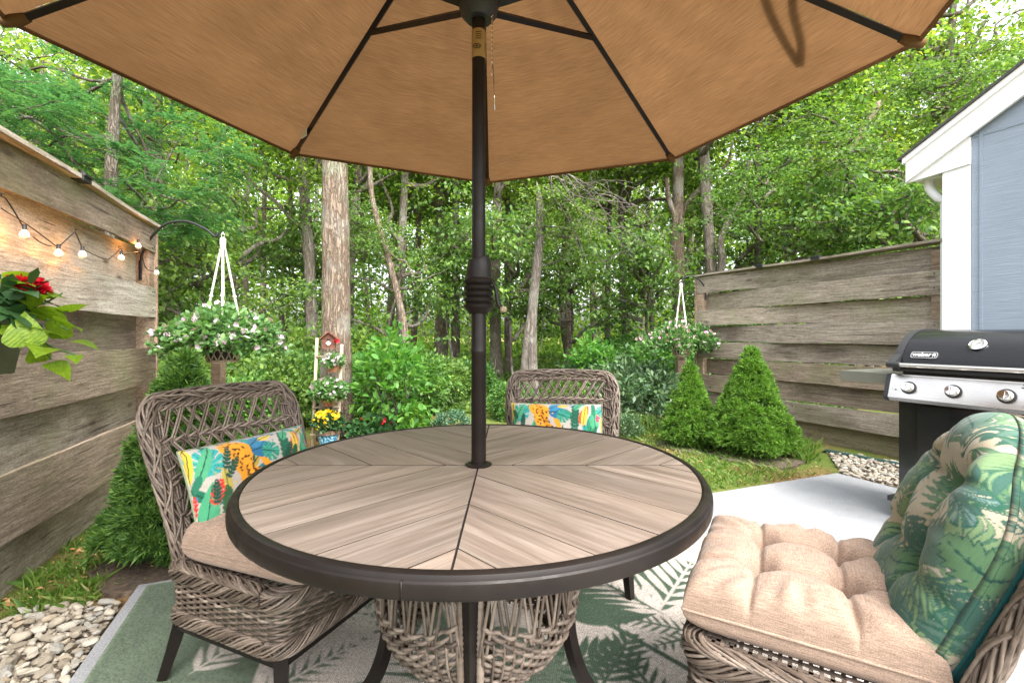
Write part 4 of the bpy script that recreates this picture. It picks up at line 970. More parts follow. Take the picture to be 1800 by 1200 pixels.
mb = MB(); mb.lathe([(0,0),(.010,0),(.010,.010),(.007,.013),(0,.013)], np.array((.018,-.074,.775)), 16, pR); mb.build('igniter_button', M['chrome'], gr, sharp=40)
# lid
LP = [(-.045,.872),(-.05,.90),(-.03,.955),(.03,1.035),(.11,1.09),(.20,1.112),(.34,1.112),(.42,1.08),(.46,1.02),(.48,.89),(.48,.872)]
LPs = catmull([(0,)+p for p in LP], 5)[:,1:]
yz(LPs, .03, .80, 'lid', 'lid', 25)
LE = [(p[0]-.0, p[1]) for p in LPs]; cen = np.array((.2,.9)); LE = [tuple(cen+(np.array(p)-cen)*1.035) for p in LE]
for x0, x1 in ((-.005,.029),(.801,.83)): yz(LE, x0, x1, 'lid_end_casting', 'matteblack', 25)
yz([(-.105,.895),(-.10,.925),(-.03,.972),(-.03,.93),(-.045,.895)], -.01, .028, 'handle_bracket', 'matteblack')
mb = MB(); mb.tube([(.02,-.088,.912),(.76,-.088,.912)], .0125, 16); hnd = mb.build('lid_handle', M['steel'], gr, sharp=40)
for g0, g1 in ((-.015,.05),(.70,.82)): mb = MB(); mb.tube([(g0,-.088,.912),(g1,-.088,.912)], .018, 14); mb.build('handle_grip', M['matteblack'], hnd, sharp=40)
def lidn(z):   # point and frame on the front slope of the lid at height z
    for a_, b_ in zip(LPs[:-1], LPs[1:]):
        if a_[1] <= z <= b_[1]:
            f = (z-a_[1])/(b_[1]-a_[1]+1e-9); y = a_[0]+(b_[0]-a_[0])*f; t_ = (b_-a_)/np.linalg.norm(b_-a_); return np.array((0,y,z)), np.stack([np.array((1.,0,0)), np.array((0,t_[0],t_[1])), np.array((0,-t_[1],t_[0]))], 1)
p, R = lidn(1.030)
mb = MB(); mb.lathe([(0,.0),(.036,.0),(.037,.010),(.031,.013),(.029,.0115)], p+np.array((.345,0,0)), 32, R); th = mb.build('thermometer', M['chrome'], gr, sharp=40)
mb = MB(); mb.lathe([(0,.0117),(.0295,.0117)], p+np.array((.345,0,0)), 32, R); mb.build('dial_face', M['dial'], th)
mb = MB(); c_ = p+np.array((.345,0,0))+R[:,2]*.0125
mb.box(c_+R[:,0]*.006+R[:,1]*.004, (.022,.003,.0012), R @ np.array(Matrix.Rotation(.6,3,'Z')))
for k in range(17):
    a = -.6+k*PI*1.4/16; mb.box(c_+R[:,0]*.024*math.cos(a)+R[:,1]*.024*math.sin(a), (.006,.0018,.001), R @ np.array(Matrix.Rotation(a,3,'Z')))
mb.build('dial_marks', M['letter'], th, smooth=False)
p, R = lidn(.968)
bp = rrect(.125,.040,.012,0,6)[:,:2]; mb = MB(); mb.prism(bp, 0, .007, fn=lambda v: v@R.T+p+np.array((.135,0,0))); bd = mb.build('badge', M['steel'], gr, sharp=30)
bp = rrect(.117,.033,.010,0,6)[:,:2]; mb = MB(); mb.prism(bp, .007, .0076, fn=lambda v: v@R.T+p+np.array((.135,0,0))); mb.build('badge_field', M['letter'], bd, smooth=False)
def text(body, size, pos, R, mat, name, parent, ext=.0008, shear=0, sx=1.0):
    cu = bpy.data.curves.new(name, 'FONT'); cu.body = body; cu.size = size; cu.extrude = ext; cu.align_x = 'CENTER'; cu.align_y = 'CENTER'; cu.shear = shear; cu.offset = size*.018
    tmp = bpy.data.objects.new('lettering', cu); C.objects.link(tmp); bpy.context.view_layer.update()
    me = bpy.data.meshes.new_from_object(tmp.evaluated_get(bpy.context.evaluated_depsgraph_get())); bpy.data.objects.remove(tmp); me.materials.clear(); me.materials.append(M[mat]); o = link(name, me, parent)
    m4 = Matrix([list(R[0])+[pos[0]], list(R[1])+[pos[1]], list(R[2])+[pos[2]], [0,0,0,1]]); o.matrix_local = m4 @ Matrix.Diagonal((sx,1,1,1)); return o
text('weber', .036, p+np.array((.125,0,0))+R[:,2]*.0085+R[:,1]*.001, R, 'paper', 'badge_lettering', bd, sx=.95)
mb = MB(); q = p+np.array((.182,0,0))+R[:,2]*.0085
mb.lathe([(0,0),(.0075,0),(.0075,.001),(0,.001)], q+R[:,1]*.002, 16, R)
for dx in (-.005,.005): mb.box(q+R[:,0]*dx-R[:,1]*.008, (.0016,.009,.001), R)
mb.box(q+R[:,1]*.011,(.006,.002,.001),R); mb.build('badge_emblem', M['paper'], bd, smooth=False)
text('SPIRIT', .030, np.array((.585,-.0595,.836)), pR, 'letter', 'panel_lettering', gr, ext=.0006, shear=.35, sx=1.25)
# folding side table, left
mb = MB(); mb.box((-.17,.20,.845),(.29,.42,.018)); sdt = mb.build('side_table', M['satin'], gr, smooth=False)
mb = MB(); mb.box((-.165,-.02,.822),(.30,.02,.062)); mb.box((-.315,.2,.825),(.012,.42,.055)); mb.build('side_table_edge', M['satin'], sdt, smooth=False)

# ------------------------------------------------------------------ stones
def stone_mesh(seed, flat=.5):
    r = np.random.default_rng(seed); mb = MB(); n, m_ = 9, 6
    prof = []; th = np.linspace(0, 2*PI, n, endpoint=False); ph = np.linspace(-PI/2, PI/2, m_)
    rad = 1+.22*r.normal(size=n).clip(-1.2,1.2); V = []
    for i, p_ in enumerate(ph):
        rr = math.cos(p_)**.6 if abs(p_) < 1.55 else .02
        jit = 1+.09*r.normal(size=n)
        V.append(np.stack([np.cos(th)*rad*rr*jit, np.sin(th)*rad*rr*.68*jit, np.full(n, math.sin(p_)*flat)*(1+.15*np.sin(th*2+seed))], -1))
    V = np.array(V); i = np.arange(m_-1)[:,None]; j = np.arange(n)[None]; j2 = (j+1)%n
    mb.add(V.reshape(-1,3), np.stack([i*n+j, i*n+j2, (i+1)*n+j2, (i+1)*n+j], -1).reshape(-1,4))
    mb.f.append(np.array([[(m_-1)*n+q for q in range(n)]])); mb.m.append(0)
    return mb.mesh('stone', M['stone'], smooth=(seed % 3 == 1))
SM = [stone_mesh(i, .34+.05*(i%3)) for i in range(9)]
def in_poly(x, y, P):
    c = False; j = len(P)-1
    for i in range(len(P)):
        if (P[i][1] > y) != (P[j][1] > y) and x < (P[j][0]-P[i][0])*(y-P[i][1])/(P[j][1]-P[i][1])+P[i][0]: c = not c
        j = i
    return c
def gravel(label_name, poly, n, s0, s1, npeb, seed):
    r = random.Random(seed); xs_ = [p[0] for p in poly]; ys_ = [p[1] for p in poly]
    mb = MB(); mb.prism([p for p in poly][::-1] if False else poly, -.06, -.022); root = mb.build(label_name, M['mulch'], smooth=False); tag(root, kind='structure')
    pts = []; tries = 0
    while len(pts) < n and tries < 20000:
        tries += 1; x, y = r.uniform(min(xs_), max(xs_)), r.uniform(min(ys_), max(ys_))
        if not in_poly(x, y, poly): continue
        s = s0+(s1-s0)*r.random()**2
        if any((x-a)**2+(y-b)**2 < (.72*(s+t_))**2 for a, b, t_ in pts): continue
        pts.append((x,y,s))
    for x, y, s in pts:
        o = link('stone', r.choice(SM), root, (x, y, -.012+r.random()*.012+s*.08)); o.scale = (s, s*r.uniform(.8,1.1), s*r.uniform(.8,1.2))
        o.rotation_euler = (r.gauss(0,.22), r.gauss(0,.22), r.uniform(0,6.28))
    mb = MB(); k = 0; ico = np.array([(1,0,0),(0,1,0),(-1,0,0),(0,-1,0),(0,0,.7),(0,0,-.7)]); F = [(0,1,4),(1,2,4),(2,3,4),(3,0,4),(1,0,5),(2,1,5),(3,2,5),(0,3,5)]
    while k < npeb:
        x, y = r.uniform(min(xs_), max(xs_)), r.uniform(min(ys_), max(ys_))
        if not in_poly(x, y, poly): continue
        s = r.uniform(.006,.014); a = r.uniform(0,6.28); ca, sa = math.cos(a), math.sin(a)
        v = ico*np.array((s*1.3,s,s))*np.array([r.uniform(.7,1.3) for _ in range(18)]).reshape(6,3); v = np.stack([v[:,0]*ca-v[:,1]*sa, v[:,0]*sa+v[:,1]*ca, v[:,2]], 1)
        mb.add(v+np.array((x,y,-.018)), F); k += 1
    o = mb.build('pebbles', M['pebble'], root, smooth=False); o['kind'] = 'stuff'
gravel('gravel_bed', [(-1.37,1.36),(-1.60,1.88),(-1.92,1.86),(-2.02,1.6),(-1.86,1.2),(-1.6,.8),(-1.16,.88)], 300, .017, .039, 1800, 2)
gravel('gravel_strip', [(2.60,3.61),(2.98,4.36),(3.32,4.0),(3.46,3.2),(2.86,3.25)], 270, .018, .032, 700, 6)
mb = MB(); q0 = np.array(RB)+np.array((-.16,-.1)); mb.tube(catmull([(2.83,4.62,-.0),(3.02,4.28,-.005),(3.3,3.8,-.0)], 6), .022, 8, flat=.8); o = mb.build('edging_hose', M['greenplastic']); tag(o, 'dark green plastic edging at the foot of the right fence beside the grill', 'edging')
# ------------------------------------------------------------------ foliage engine
def nrm(v): return v/(np.linalg.norm(v, axis=-1, keepdims=True)+1e-9)
def leafset(mb, P, D, N, L, W_, fold=.18, six=False, m=0, droop=0.0):
    """P base points, D direction, N face normal, L length, W half width (arrays)"""
    n = len(P); D = nrm(D); N = N-D*(N*D).sum(1, keepdims=True); N = nrm(N); S = np.cross(D, N)
    L = np.broadcast_to(L, (n,))[:,None]; W_ = np.broadcast_to(W_, (n,))[:,None]
    tip = P+D*L-N*L*droop
    if not six:
        mid = P+D*L*.45; V = np.stack([P, mid+S*W_+N*W_*fold, tip, mid-S*W_+N*W_*fold], 1)
        F = np.arange(n)[:,None]*4+np.array([[0,1,2,3]]); mb.add(V.reshape(-1,3), F, m)
    else:
        a = P+D*L*.28; b = P+D*L*.66-N*L*droop*.4
        V = np.stack([P, a+S*W_*.85+N*W_*fold, b+S*W_+N*W_*fold, tip, b-S*W_+N*W_*fold, a-S*W_*.85+N*W_*fold], 1)
        i = np.arange(n)[:,None]*6; mb.add(V.reshape(-1,3), i+np.array([[0,1,2,3]]), m)
        mb.f.append(i+np.array([[0,3,4,5]])+mb.n-6*n); mb.m.append(m)
def rdir(r, n, up=0.0):
    v = r.normal(size=(n,3)); v[:,2] += up; return nrm(v)
def pads(mb, centers, r, per, rad, L, flat=.35, tilt=.5, six=False, m=0, W_=.32):
    """leafy sprays: per leaves around each centre in a flattened disk"""
    n = len(centers); c = np.repeat(centers, per, 0); off = r.normal(size=(n*per,3))*np.array((1,1,flat))*np.repeat(np.broadcast_to(rad,(n,)), per)[:,None]*.6
    P = c+off; D = off*np.array((1,1,.3))+r.normal(size=off.shape)*rad*.35+np.array((0,0,-.12))*1
    N = r.normal(size=off.shape)*tilt+np.array((0,0,1.)); ll = L*r.uniform(.7,1.25,n*per)
    leafset(mb, P, D, N, ll, ll*W_, six=six, m=m, droop=.15)
def limb(mb, P0, P1, r0, r1, r, wob=.08, n=6, m=0):
    P0 = np.array(P0,float); P1 = np.array(P1,float); L = np.linalg.norm(P1-P0); t = np.linspace(0,1,5)[:,None]
    P = P0+(P1-P0)*t+r.normal(size=(5,3))*L*wob*np.sin(PI*t); P = catmull(P, 4); mb.tube(P, np.linspace(r0, r1, len(P)), n, m=m); return P
def make_crown(seed, R, z0, z1, npad, per, padr, leafL, mat, nlimb=9, leafmat='oak'):
    """crown around the local origin's vertical axis, with its limbs"""
    r = np.random.default_rng(seed); mb = MB(); cs = []
    for k in range(nlimb):
        a = r.uniform(0, 2*PI); zb = z0+(z1-z0)*r.uniform(0,.75); ln = R*r.uniform(.6,1.05)*(1-.3*(zb-z0)/(z1-z0))
        e = np.array((math.cos(a)*ln, math.sin(a)*ln, zb+ln*r.uniform(.1,.6))); P = limb(mb, (0,0,zb-.2), e, .035+.012*R, .008, r, n=5)
        for j in range(3):
            i = r.integers(6, len(P)); q = P[i]+r.normal(size=3)*np.array((1,1,.4))*R*.35; limb(mb, P[i], q, .014, .004, r, n=4); cs.append(q)
        cs += [P[i] for i in range(8, len(P), 3)]
    cs = np.array(cs); base = cs[r.integers(0, len(cs), npad)]; C_ = base+r.normal(size=(npad,3))*np.array((.42,.42,.34))*R*.45
    C_[:,2] = np.clip(C_[:,2], z0, z1+.8)
    pads(mb, C_, r, per, padr, leafL, m=1, six=False)
    return mb.mesh('crown', [M[mat], M[leafmat]])
CR_N = [make_crown(20+i, 2.1, 3.1, 8.6, 215, 34, .30, .105, 'bark', 12) for i in range(4)]          # near: fine leaves
CR_F = [make_crown(40+i, 2.6, 3.6, 12.0, 150, 20, .45, .19, 'bark', 11, 'far') for i in range(3)]    # far: coarser
CR_L = [make_crown(60+i, 1.5, 1.3, 4.3, 115, 34, .26, .095, 'bark', 9, 'oakdark') for i in range(3)]  # low young trees
def trunk(mb, pts, r0, r1, r, n=9, m=0):
    P = catmull(pts, 6); k = len(P); rad = np.linspace(r0, r1, k)*(1+.05*r.normal(size=k)); rad[0] *= 1.25; rad[1] *= 1.1
    mb.tube(P, rad, n, m=m); return P
def tree(name, base_px, Y, dia, top, label, group=None, mat='bark', crown=None, cs=1.0, limbs=(), wob=.06, seed=0, hgt=11, cz=0, n=9):
    """trunk runs from the ground at px column base_px and depth Y to px top=(column at height hgt)"""
    r = np.random.default_rng(seed); x0 = gx(base_px, Y); zg = float(gz(x0, Y))-.08
    root = empty(name, (x0, Y, zg), 0, label, 'tree', group)
    x1 = gx(top, Y)-x0 if top is not None else r.normal()*.4
    zz = np.array((0, .22, .45, .7, 1.0))*hgt; pts = [(x1*(z/hgt)+(r.normal()*wob if i else 0), (r.normal()*wob if i else 0), z) for i, z in enumerate(zz)]
    mb = MB(); P = trunk(mb, pts, dia/2, dia/2*.45, r, n)
    for (z, tx, tz, rr) in limbs:            # limbs: leave the trunk at z, reach column tx at height tz
        i = int(np.argmin(np.abs(P[:,2]-z))); e = np.array((gx(tx, Y)-x0, r.uniform(-.4,.4), tz)); limb(mb, P[i], e, rr, rr*.45, r, .05, 7)
    mb.build('trunk', M[mat], root)
    if crown is not None:
        o = link('crown', crown, root, (x1*.5, 0, cz)); o.scale = (cs, cs, cs*r.uniform(.9,1.1)); o.rotation_euler = (0,0,r.uniform(0,6.28))
    return root
BG = 'oak trees of the wood behind the garden'
# trees one can pick out in the photograph
tree('oak_tree', 591, 5.0, .335, 583, 'thick straight pale barked oak trunk behind the ladder', BG, 'barklight', None, wob=.012, seed=1, hgt=9, n=20)
tree('oak_tree', 318, 8.0, .36, 236, 'stout leaning oak rising above the end of the left fence', BG, 'bark', CR_N[0], 1.0, ((2.6,420,5.2,.05),(3.6,150,5.6,.06)), .03, 2, 9, 1.2)
tree('oak_tree', 552, 9.5, .27, 508, 'slender oak just left of the thick pale trunk', BG, 'bark', CR_N[1], 1.0, ((3.2,430,4.6,.05),(4.0,600,6.0,.05)), .05, 3, 10, 1.0)
tree('oak_tree', 614, 8.6, .2, 632, 'dark slim oak half hidden at the right of the thick pale trunk', BG, 'barkdark', CR_N[2], .9, ((3.4,655,5.0,.06),), .05, 4, 10, 1.4)
tree('oak_tree', 708, 9.0, .2, 720, 'thin oak right of the bare leaning limb', BG, 'bark', CR_N[3], 1.0, ((3.0,650,4.8,.04),), .06, 5, 10, .8)
tree('oak_tree', 772, 11.0, .33, 792, 'reddish oak left of the umbrella pole', BG, 'barklight', CR_N[0], 1.1, ((4.2,830,6.0,.08),), .05, 6, 11, 1.6)
tree('oak_tree', 800, 10.5, .22, 806, 'dark upright trunk touching the umbrella pole on its left', BG, 'barkdark', None, 1, (), .03, 7, 10)
tree('oak_tree', 873, 10.5, .27, 890, 'rough oak just right of the umbrella pole', BG, 'bark', CR_N[1], 1.0, ((4.0,930,6.0,.05),), .05, 8, 11, 1.8)
tree('oak_tree', 893, 13.0, .22, 897, 'small dark trunk between the rough oak and the dead snag', BG, 'barkdark', None, 1, (), .03, 9, 11)
tree('oak_tree', 1000, 11.0, .17, 1012, 'thin straight oak behind the far wicker chair', BG, 'bark', CR_N[2], 1.0, (), .06, 10, 10, 1.5)
tree('oak_tree', 1070, 12.0, .17, 1062, 'thin brown trunk above the right edge of the far chair', BG, 'barkdark', CR_N[3], 1.0, (), .06, 11, 10, 1.3)
tree('oak_tree', 1196, 9.0, .28, 1184, 'oak rising straight behind the right hanging basket', BG, 'barklight', CR_N[0], 1.0, ((2.6,1165,4.2,.09),(3.2,1290,5.0,.05)), .04, 12, 10, 1.6)
tree('oak_tree', 1243, 8.8, .26, 1224, 'forked oak at the far end of the right fence', BG, 'bark', CR_N[1], 1.0, ((1.7,1300,4.4,.085),), .04, 13, 10, 1.5)
tree('oak_tree', 1430, 9.6, .32, 1412, 'pale oak forking into two limbs above the right fence', BG, 'barklight', CR_N[2], 1.05, ((3.0,1560,6.2,.13),(5.0,1500,8.0,.06)), .05, 14, 9, 2.2)
tree('oak_tree', 1335, 9.2, .18, 1328, 'dark ivy clad trunk above the middle of the right fence', BG, 'barkdark', CR_N[3], .9, (), .04, 15, 8, 1.5)
tree('oak_tree', 1622, 11.0, .26, 1680, 'tall oak over the right end of the fence by the house', BG, 'bark', CR_N[0], 1.1, ((5.0,1760,9.0,.09),), .06, 16, 12, 2.5)
tree('oak_tree', 1505, 12.5, .24, 1450, 'oak in the gap between the forked tree and the house', BG, 'bark', CR_N[1], 1.15, ((5.5,1560,8.5,.06),), .06, 17, 12, 1.5)
# dead snag
r = np.random.default_rng(3); x0 = gx(938, 7.6)
root = empty('dead_tree', (x0, 7.6, -.1), 0, 'pale broken dead tree with a jagged top right of the umbrella pole', 'tree')
mb = MB(); pts = [(0,0,0),(-.03,0,.9),(-.02,.02,1.6),(.05,0,2.3),(.11,0,3.0),(.09,0,3.45),(.05,0,3.72)]
P = catmull(pts, 6); mb.tube(P, np.interp(np.linspace(0,1,len(P)), [0,.1,.5,.8,1], [.12,.09,.08,.06,.008]), 10)
P = catmull([(-.13,.05,0),(-.14,.03,.6),(-.09,.01,1.2),(-.02,0,1.7)], 5); mb.tube(P, np.linspace(.1,.06,len(P)), 9)
limb(mb, (.03,0,2.2), (.5,.3,2.6), .02, .005, r); mb.build('trunk', M['barkgray'], root)
# dead brushy twigs, grey, right of the snag
root = empty('dead_branch', (gx(1080,7.2), 7.2, 3.1), 0, 'bare grey twiggy branch hanging above the far chair', 'branch'); mb = MB()
for k in range(17):
    a = (-1.2+r.uniform(0,.5), r.uniform(-.3,.3), .35+r.uniform(-.1,.2)); e = (r.uniform(-.6,.8), r.uniform(-.4,.4), r.uniform(-1.0,.25)); P = limb(mb, a, e, .009, .003, r, .1, 4)
    for j in range(5): q = P[r.integers(5,len(P))]; limb(mb, q, q+r.normal(size=3)*np.array((.3,.2,.3)), .004, .0015, r, .1, 3)
limb(mb, (-1.3,0,.5), (.2,0,-.1), .02, .008, r); mb.build('twigs', M['barkgray'], root)
# bare leaning limb
root = empty('leaning_trunk', (gx(700,7.0), 7.0, -.1), 0, 'thin bare peeling trunk leaning left right of the thick oak', 'tree'); mb = MB()
P = catmull([(.15,0,0),(.1,0,1.2),(-.06,0,2.0),(-.25,0,2.7),(-.40,0,3.3),(-.45,0,4.2)], 6); mb.tube(P, np.linspace(.06,.035,len(P)), 8); limb(mb, (-.2,0,2.5), (.35,.1,2.1), .02, .006, r); mb.build('trunk', M['barklight'], root)
# slender background trees
rr = random.Random(9); k = 0; spots = []
while k < 96:
    Y = 11+22*rr.random()**.8; px = rr.uniform(-80, 1760)
    x = gx(px, Y)
    if any((x-a)**2+(Y-b)**2 < 1.2 for a, b in spots): continue
    spots.append((x, Y)); far = Y > 17
    t_ = tree('forest_tree', px, Y, rr.uniform(.11,.27), px+rr.uniform(-40,40), 'slender forest tree '+('far back' if Y > 24 else 'well back' if Y > 16 else 'in the near rows')+' in the wood, '+next(l for m_, l in ((300,'over the left fence'),(540,'above the left hanging basket'),(700,'beside the thick pale oak'),(840,'left of the umbrella pole'),(1000,'right of the umbrella pole'),(1200,'left of the right hanging basket'),(1480,'over the right fence'),(9999,'by the house roof')) if px < m_), 'forest trees deep in the wood', rr.choice(['bark','barkdark','bark','barklight']), (rr.choice(CR_F if far else CR_N) if k % 5 < 3 else None), rr.uniform(.9,1.25), (), .12, 100+k, 13 if far else 11, rr.uniform(.3,2.2), 6); k += 1
# low young trees
YO = 'young leafy trees of the understory'
for i, (px, Y, s, lab) in enumerate([(430,8.6,.95,'young tree behind the left hanging basket'),(690,8.2,.82,'young tree between the thick oak and the umbrella pole'),(790,9.6,.95,'young tree behind the umbrella pole'),(905,9.2,.9,'young tree behind the dead snag'),(1010,9.4,.9,'young tree above the far wicker chair'),(1120,8.6,.9,'young tree left of the right hanging basket'),(1290,9.6,1.1,'young tree over the far end of the right fence'),(1390,8.4,.95,'bushy young tree over the middle of the right fence'),(1520,8.0,1.0,'bushy young tree over the right fence near the house'),(1620,7.4,1.0,'bushy young tree beside the house corner'),(350,6.6,.75,'young tree just beyond the end of the left fence'),(200,6.5,.95,'young tree showing over the left fence'),(60,6.0,1.0,'young tree over the near part of the left fence'),(1700,10.5,1.5,'tall young tree over the roof eave'),(560,11.5,1.1,'young tree deep behind the thick oak')]):
    tree('young_tree', px, Y, .07, px+rr.uniform(-25,25), lab, YO, 'barkdark', CR_L[i%3], s, (), .08, 300+i, 3.6*s, 0, 6)
# upper limbs of leaves close over the right: sunny oak branches
for i, (px, py, Y, s, lab) in enumerate([(1340,250,6.8,.55,'low oak bough under the umbrella edge on the right'),(1500,150,7.6,.7,'bright oak bough at upper right'),(1640,60,8.2,.7,'oak bough against the sky at the top right'),(1560,300,7.2,.6,'oak bough left of the roof eave'),(640,330,7.2,.45,'oak bough under the umbrella edge on the left'),(1000,300,7.6,.5,'oak bough just under the umbrella tip'),(1790,60,9.5,.5,'small dark bough hanging in the sky gap')]):
    e = at(px, py, Y); root = empty('oak_bough', (e.x, e.y, e.z-3.0*s*1.2), rr.uniform(0,6), lab, 'branch'); o = link('foliage', CR_L[i%3], root); o.scale = (s,s,s*.8); o.location = (0,0,0)
# feathery locust over the left fence: compound leaves in layered fans
def pinnate(mb, P, D, r, n=11, L=.26, ll=.035, m=1):
    D = nrm(D); k = len(P); t = np.linspace(.12,1,n); side = nrm(np.cross(D, np.array((0,0,1.))))
    for sg in (-1,1):
        base = P[:,None]+D[:,None]*(L*t)[None,:,None]-np.array((0,0,1.))*(t**2*L*.18)[None,:,None]
        dd = nrm(side*sg)[:,None]+D[:,None]*.45+0*base; q = base.reshape(-1,3)
        leafset(mb, q, dd.reshape(-1,3), np.array((0,0,1.))+r.normal(size=q.shape)*.25, ll*np.tile(np.sin(PI*(.15+.8*t))**.5, k), ll*.3, m=m)
root = empty('locust_tree', (-4.6, 5.2, -.1), 0, 'feathery blue green locust spreading over the left fence', 'tree')
mb = MB(); r = np.random.default_rng(77); trunk(mb, [(0,0,0),(.1,0,1.5),(.25,-.2,3.0),(.5,-.3,5.0)], .09, .04, r); mb.build('trunk', M['bark'], root)
mb = MB(); Ps = []; Ds = []
for k in range(120):
    e = at(r.uniform(-120,430), r.uniform(90,420), r.uniform(4.0,6.4)); e = np.array(e)-np.array((-4.6,5.2,-.1))
    if e[2] < 1.9: continue
    b0 = e-np.array((r.uniform(.3,.8), r.uniform(-.3,.3), r.uniform(-.05,.2))); P = limb(mb, b0, e, .007, .002, r, .05, 4)
    for q in P[3:]:
        for sg in (-1,1): Ps.append(q); Ds.append(np.array((.5,sg*.9,.0))+r.normal(size=3)*.25)
    if k % 7 == 0: limb(mb, (.2,-.1,2.6+r.uniform(-.5,1.5)), b0, .02, .007, r, .06, 5)
pinnate(mb, np.array(Ps), np.array(Ds), r); mb.build('crown', [M['barkdark'], M['locust']], root)

# ------------------------------------------------------------------ shrubs
def bush_mesh(name, seed, R, H_, n, L, mat, stems=14, six=False, flat=.9, W_=.3, clump=7):
    r = np.random.default_rng(seed); mb = MB()
    nc = max(8, n//clump); d = rdir(r, nc, .35); rad = r.uniform(.45,1.0,nc)**.6
    c_ = d*rad[:,None]*np.array((R,R,H_*.55))*(1+.2*np.sin(d[:,:1]*7+seed)*np.cos(d[:,1:2]*5)); c_[:,2] = np.abs(c_[:,2]*.95+H_*.42)
    for k in range(stems): limb(mb, (r.normal()*.05,r.normal()*.05,0), c_[r.integers(0,nc)], .008+.006*R, .003, r, .06, 4)
    P = np.repeat(c_, clump, 0)+r.normal(size=(nc*clump,3))*L*.55; D = np.repeat(d, clump, 0)+r.normal(size=P.shape)*.75; N = r.normal(size=P.shape)*.6+np.array((0,0,1.))
    ll = L*r.uniform(.7,1.2,len(P)); leafset(mb, P, D, N, ll, ll*W_, six=six, m=1, droop=.1); return mb.mesh(name, [M['barkdark'], M[mat]])
BM = {}
for i in range(3): BM['s%d'%i] = bush_mesh('foliage', 200+i, .75, 1.15, 5200, .085, 'shrub')
for i in range(2): BM['d%d'%i] = bush_mesh('foliage', 210+i, .8, 1.2, 4200, .09, 'oakdark')
BM['r0'] = bush_mesh('foliage', 220, .6, .75, 1900, .11, 'rhodo', W_=.2, clump=9)
BM['b0'] = bush_mesh('foliage', 230, .24, .3, 3000, .026, 'box', W_=.33)
BM['t0'] = bush_mesh('foliage', 240, .42, 1.25, 1100, .10, 'bright', six=True, W_=.24, clump=8)
BM['h0'] = bush_mesh('foliage', 250, .22, .22, 300, .06, 'darkleaf', six=True)
def bush(name, px, Y, mesh, s, label, group=None, sz=None, z=None, cat='shrub'):
    x = gx(px, Y); root = empty(name, (x, Y, float(gz(x,Y)) if z is None else z), rr.uniform(0,6.28), label, cat, group); o = link('foliage', BM[mesh], root); o.scale = (s, s, sz or s); return root
SG = 'shrubs along the edge of the wood'
for i, (px, Y, me, s, lab) in enumerate([
    (300,5.2,'d0',.8,'dark shrub behind the left cone spruce'),(420,4.9,'s0',.62,'shrub under the left hanging basket'),(480,5.6,'d1',.75,'dark shrub left of the ladder'),(520,6.4,'s1',.8,'shrub behind the ladder on its left'),
    (650,5.9,'s2',.8,'shrub right of the thick oak'),(720,6.6,'s0',.8,'shrub behind the pale green sapling'),(770,7.3,'d0',.7,'low shrub left of the umbrella pole'),(640,7.4,'d1',1.0,'dark tall shrub behind the thick oak on the right'),
    (450,7.0,'d0',1.0,'dark shrub far behind the left hanging basket'),(370,6.2,'d1',.9,'dark shrub past the end of the left fence'),(830,8.2,'s1',.6,'low shrub behind the umbrella pole'),
    (1110,6.6,'r0',1.0,'glossy leaved shrub right of the far chair'),(1150,5.9,'r0',.85,'glossy leaved shrub below the right hanging basket'),(1065,7.6,'r0',1.1,'glossy leaved shrub behind the right side of the far chair'),
    (1160,7.6,'s2',.95,'shrub behind the right hanging basket'),(1100,8.6,'s1',1.0,'shrub behind the glossy leaved shrubs'),(1010,6.6,'d1',.5,'low shrub seen through the far chair back'),(900,6.2,'s0',.45,'low shrub at the left side of the far chair'),
    (1300,8.0,'s0',1.15,'shrub topping the far end of the right fence'),(1210,8.2,'d0',1.0,'dark shrub left of the right fence end'),(235,6.6,'d0',1.25,'tall dark shrub over the left fence'),(580,8.4,'d0',1.0,'dark shrub far left of the umbrella pole')]):
    bush('shrub', px, Y, me, s, lab, SG)
bush('sapling', 690, 4.9, 't0', .92, 'pale bright green sapling between the thick oak and the umbrella pole')
bush('sapling', 1040, 7.4, 't0', .9, 'pale green sapling above the far chair back')
bush('boxwood_shrub', 797, 5.0, 'b0', 1.0, 'small blue green boxwood left of the umbrella pole')
bush('low_plant', 1100, 5.1, 'r0', .32, 'small glossy plant on the grass right of the far chair', cat='plant')

# forest floor cover (uncountable) and distant wood
r = np.random.default_rng(5); n = 62000
Yc = 6.5+22*r.random(n)**1.2; Xc = (r.uniform(-70, 1500, n)-900)/FPX*Yc
mb = MB(); zc = gz(Xc, Yc)+r.uniform(0,.32,n)*(.5+.5*np.sin(Xc*1.3)*np.sin(Yc*1.1+1))*sstep(6.5,8.5,Yc)+.02
P = np.stack([Xc, Yc, zc], 1); L = .05+.006*Yc; leafset(mb, P, rdir(r, n, .3), rdir(r, n, 1.2), L, L*.34)
o = mb.build('ground_cover', M['cover']); tag(o, 'low yellow green ground cover on the floor of the wood', 'ground cover', kind='stuff')
n = 64000; Yc = r.uniform(24, 42, n); Xc = r.uniform(-1.35, 1.35, n)*Yc; Zc = 13*r.random(n)**1.3
den = np.sin(Xc*.55+Zc*.5)+np.sin(Xc*.21-Zc*.7+Yc*.3)+np.sin(Zc*1.3+Xc*.9)*.6; kp = den+r.normal(size=n)*.9 > -.5-.09*(10-Zc)
P = np.stack([Xc, Yc, Zc], 1)[kp]; mb = MB(); leafset(mb, P, rdir(r, len(P)), rdir(r, len(P), .6), r.uniform(.25,.5,len(P)), .13)
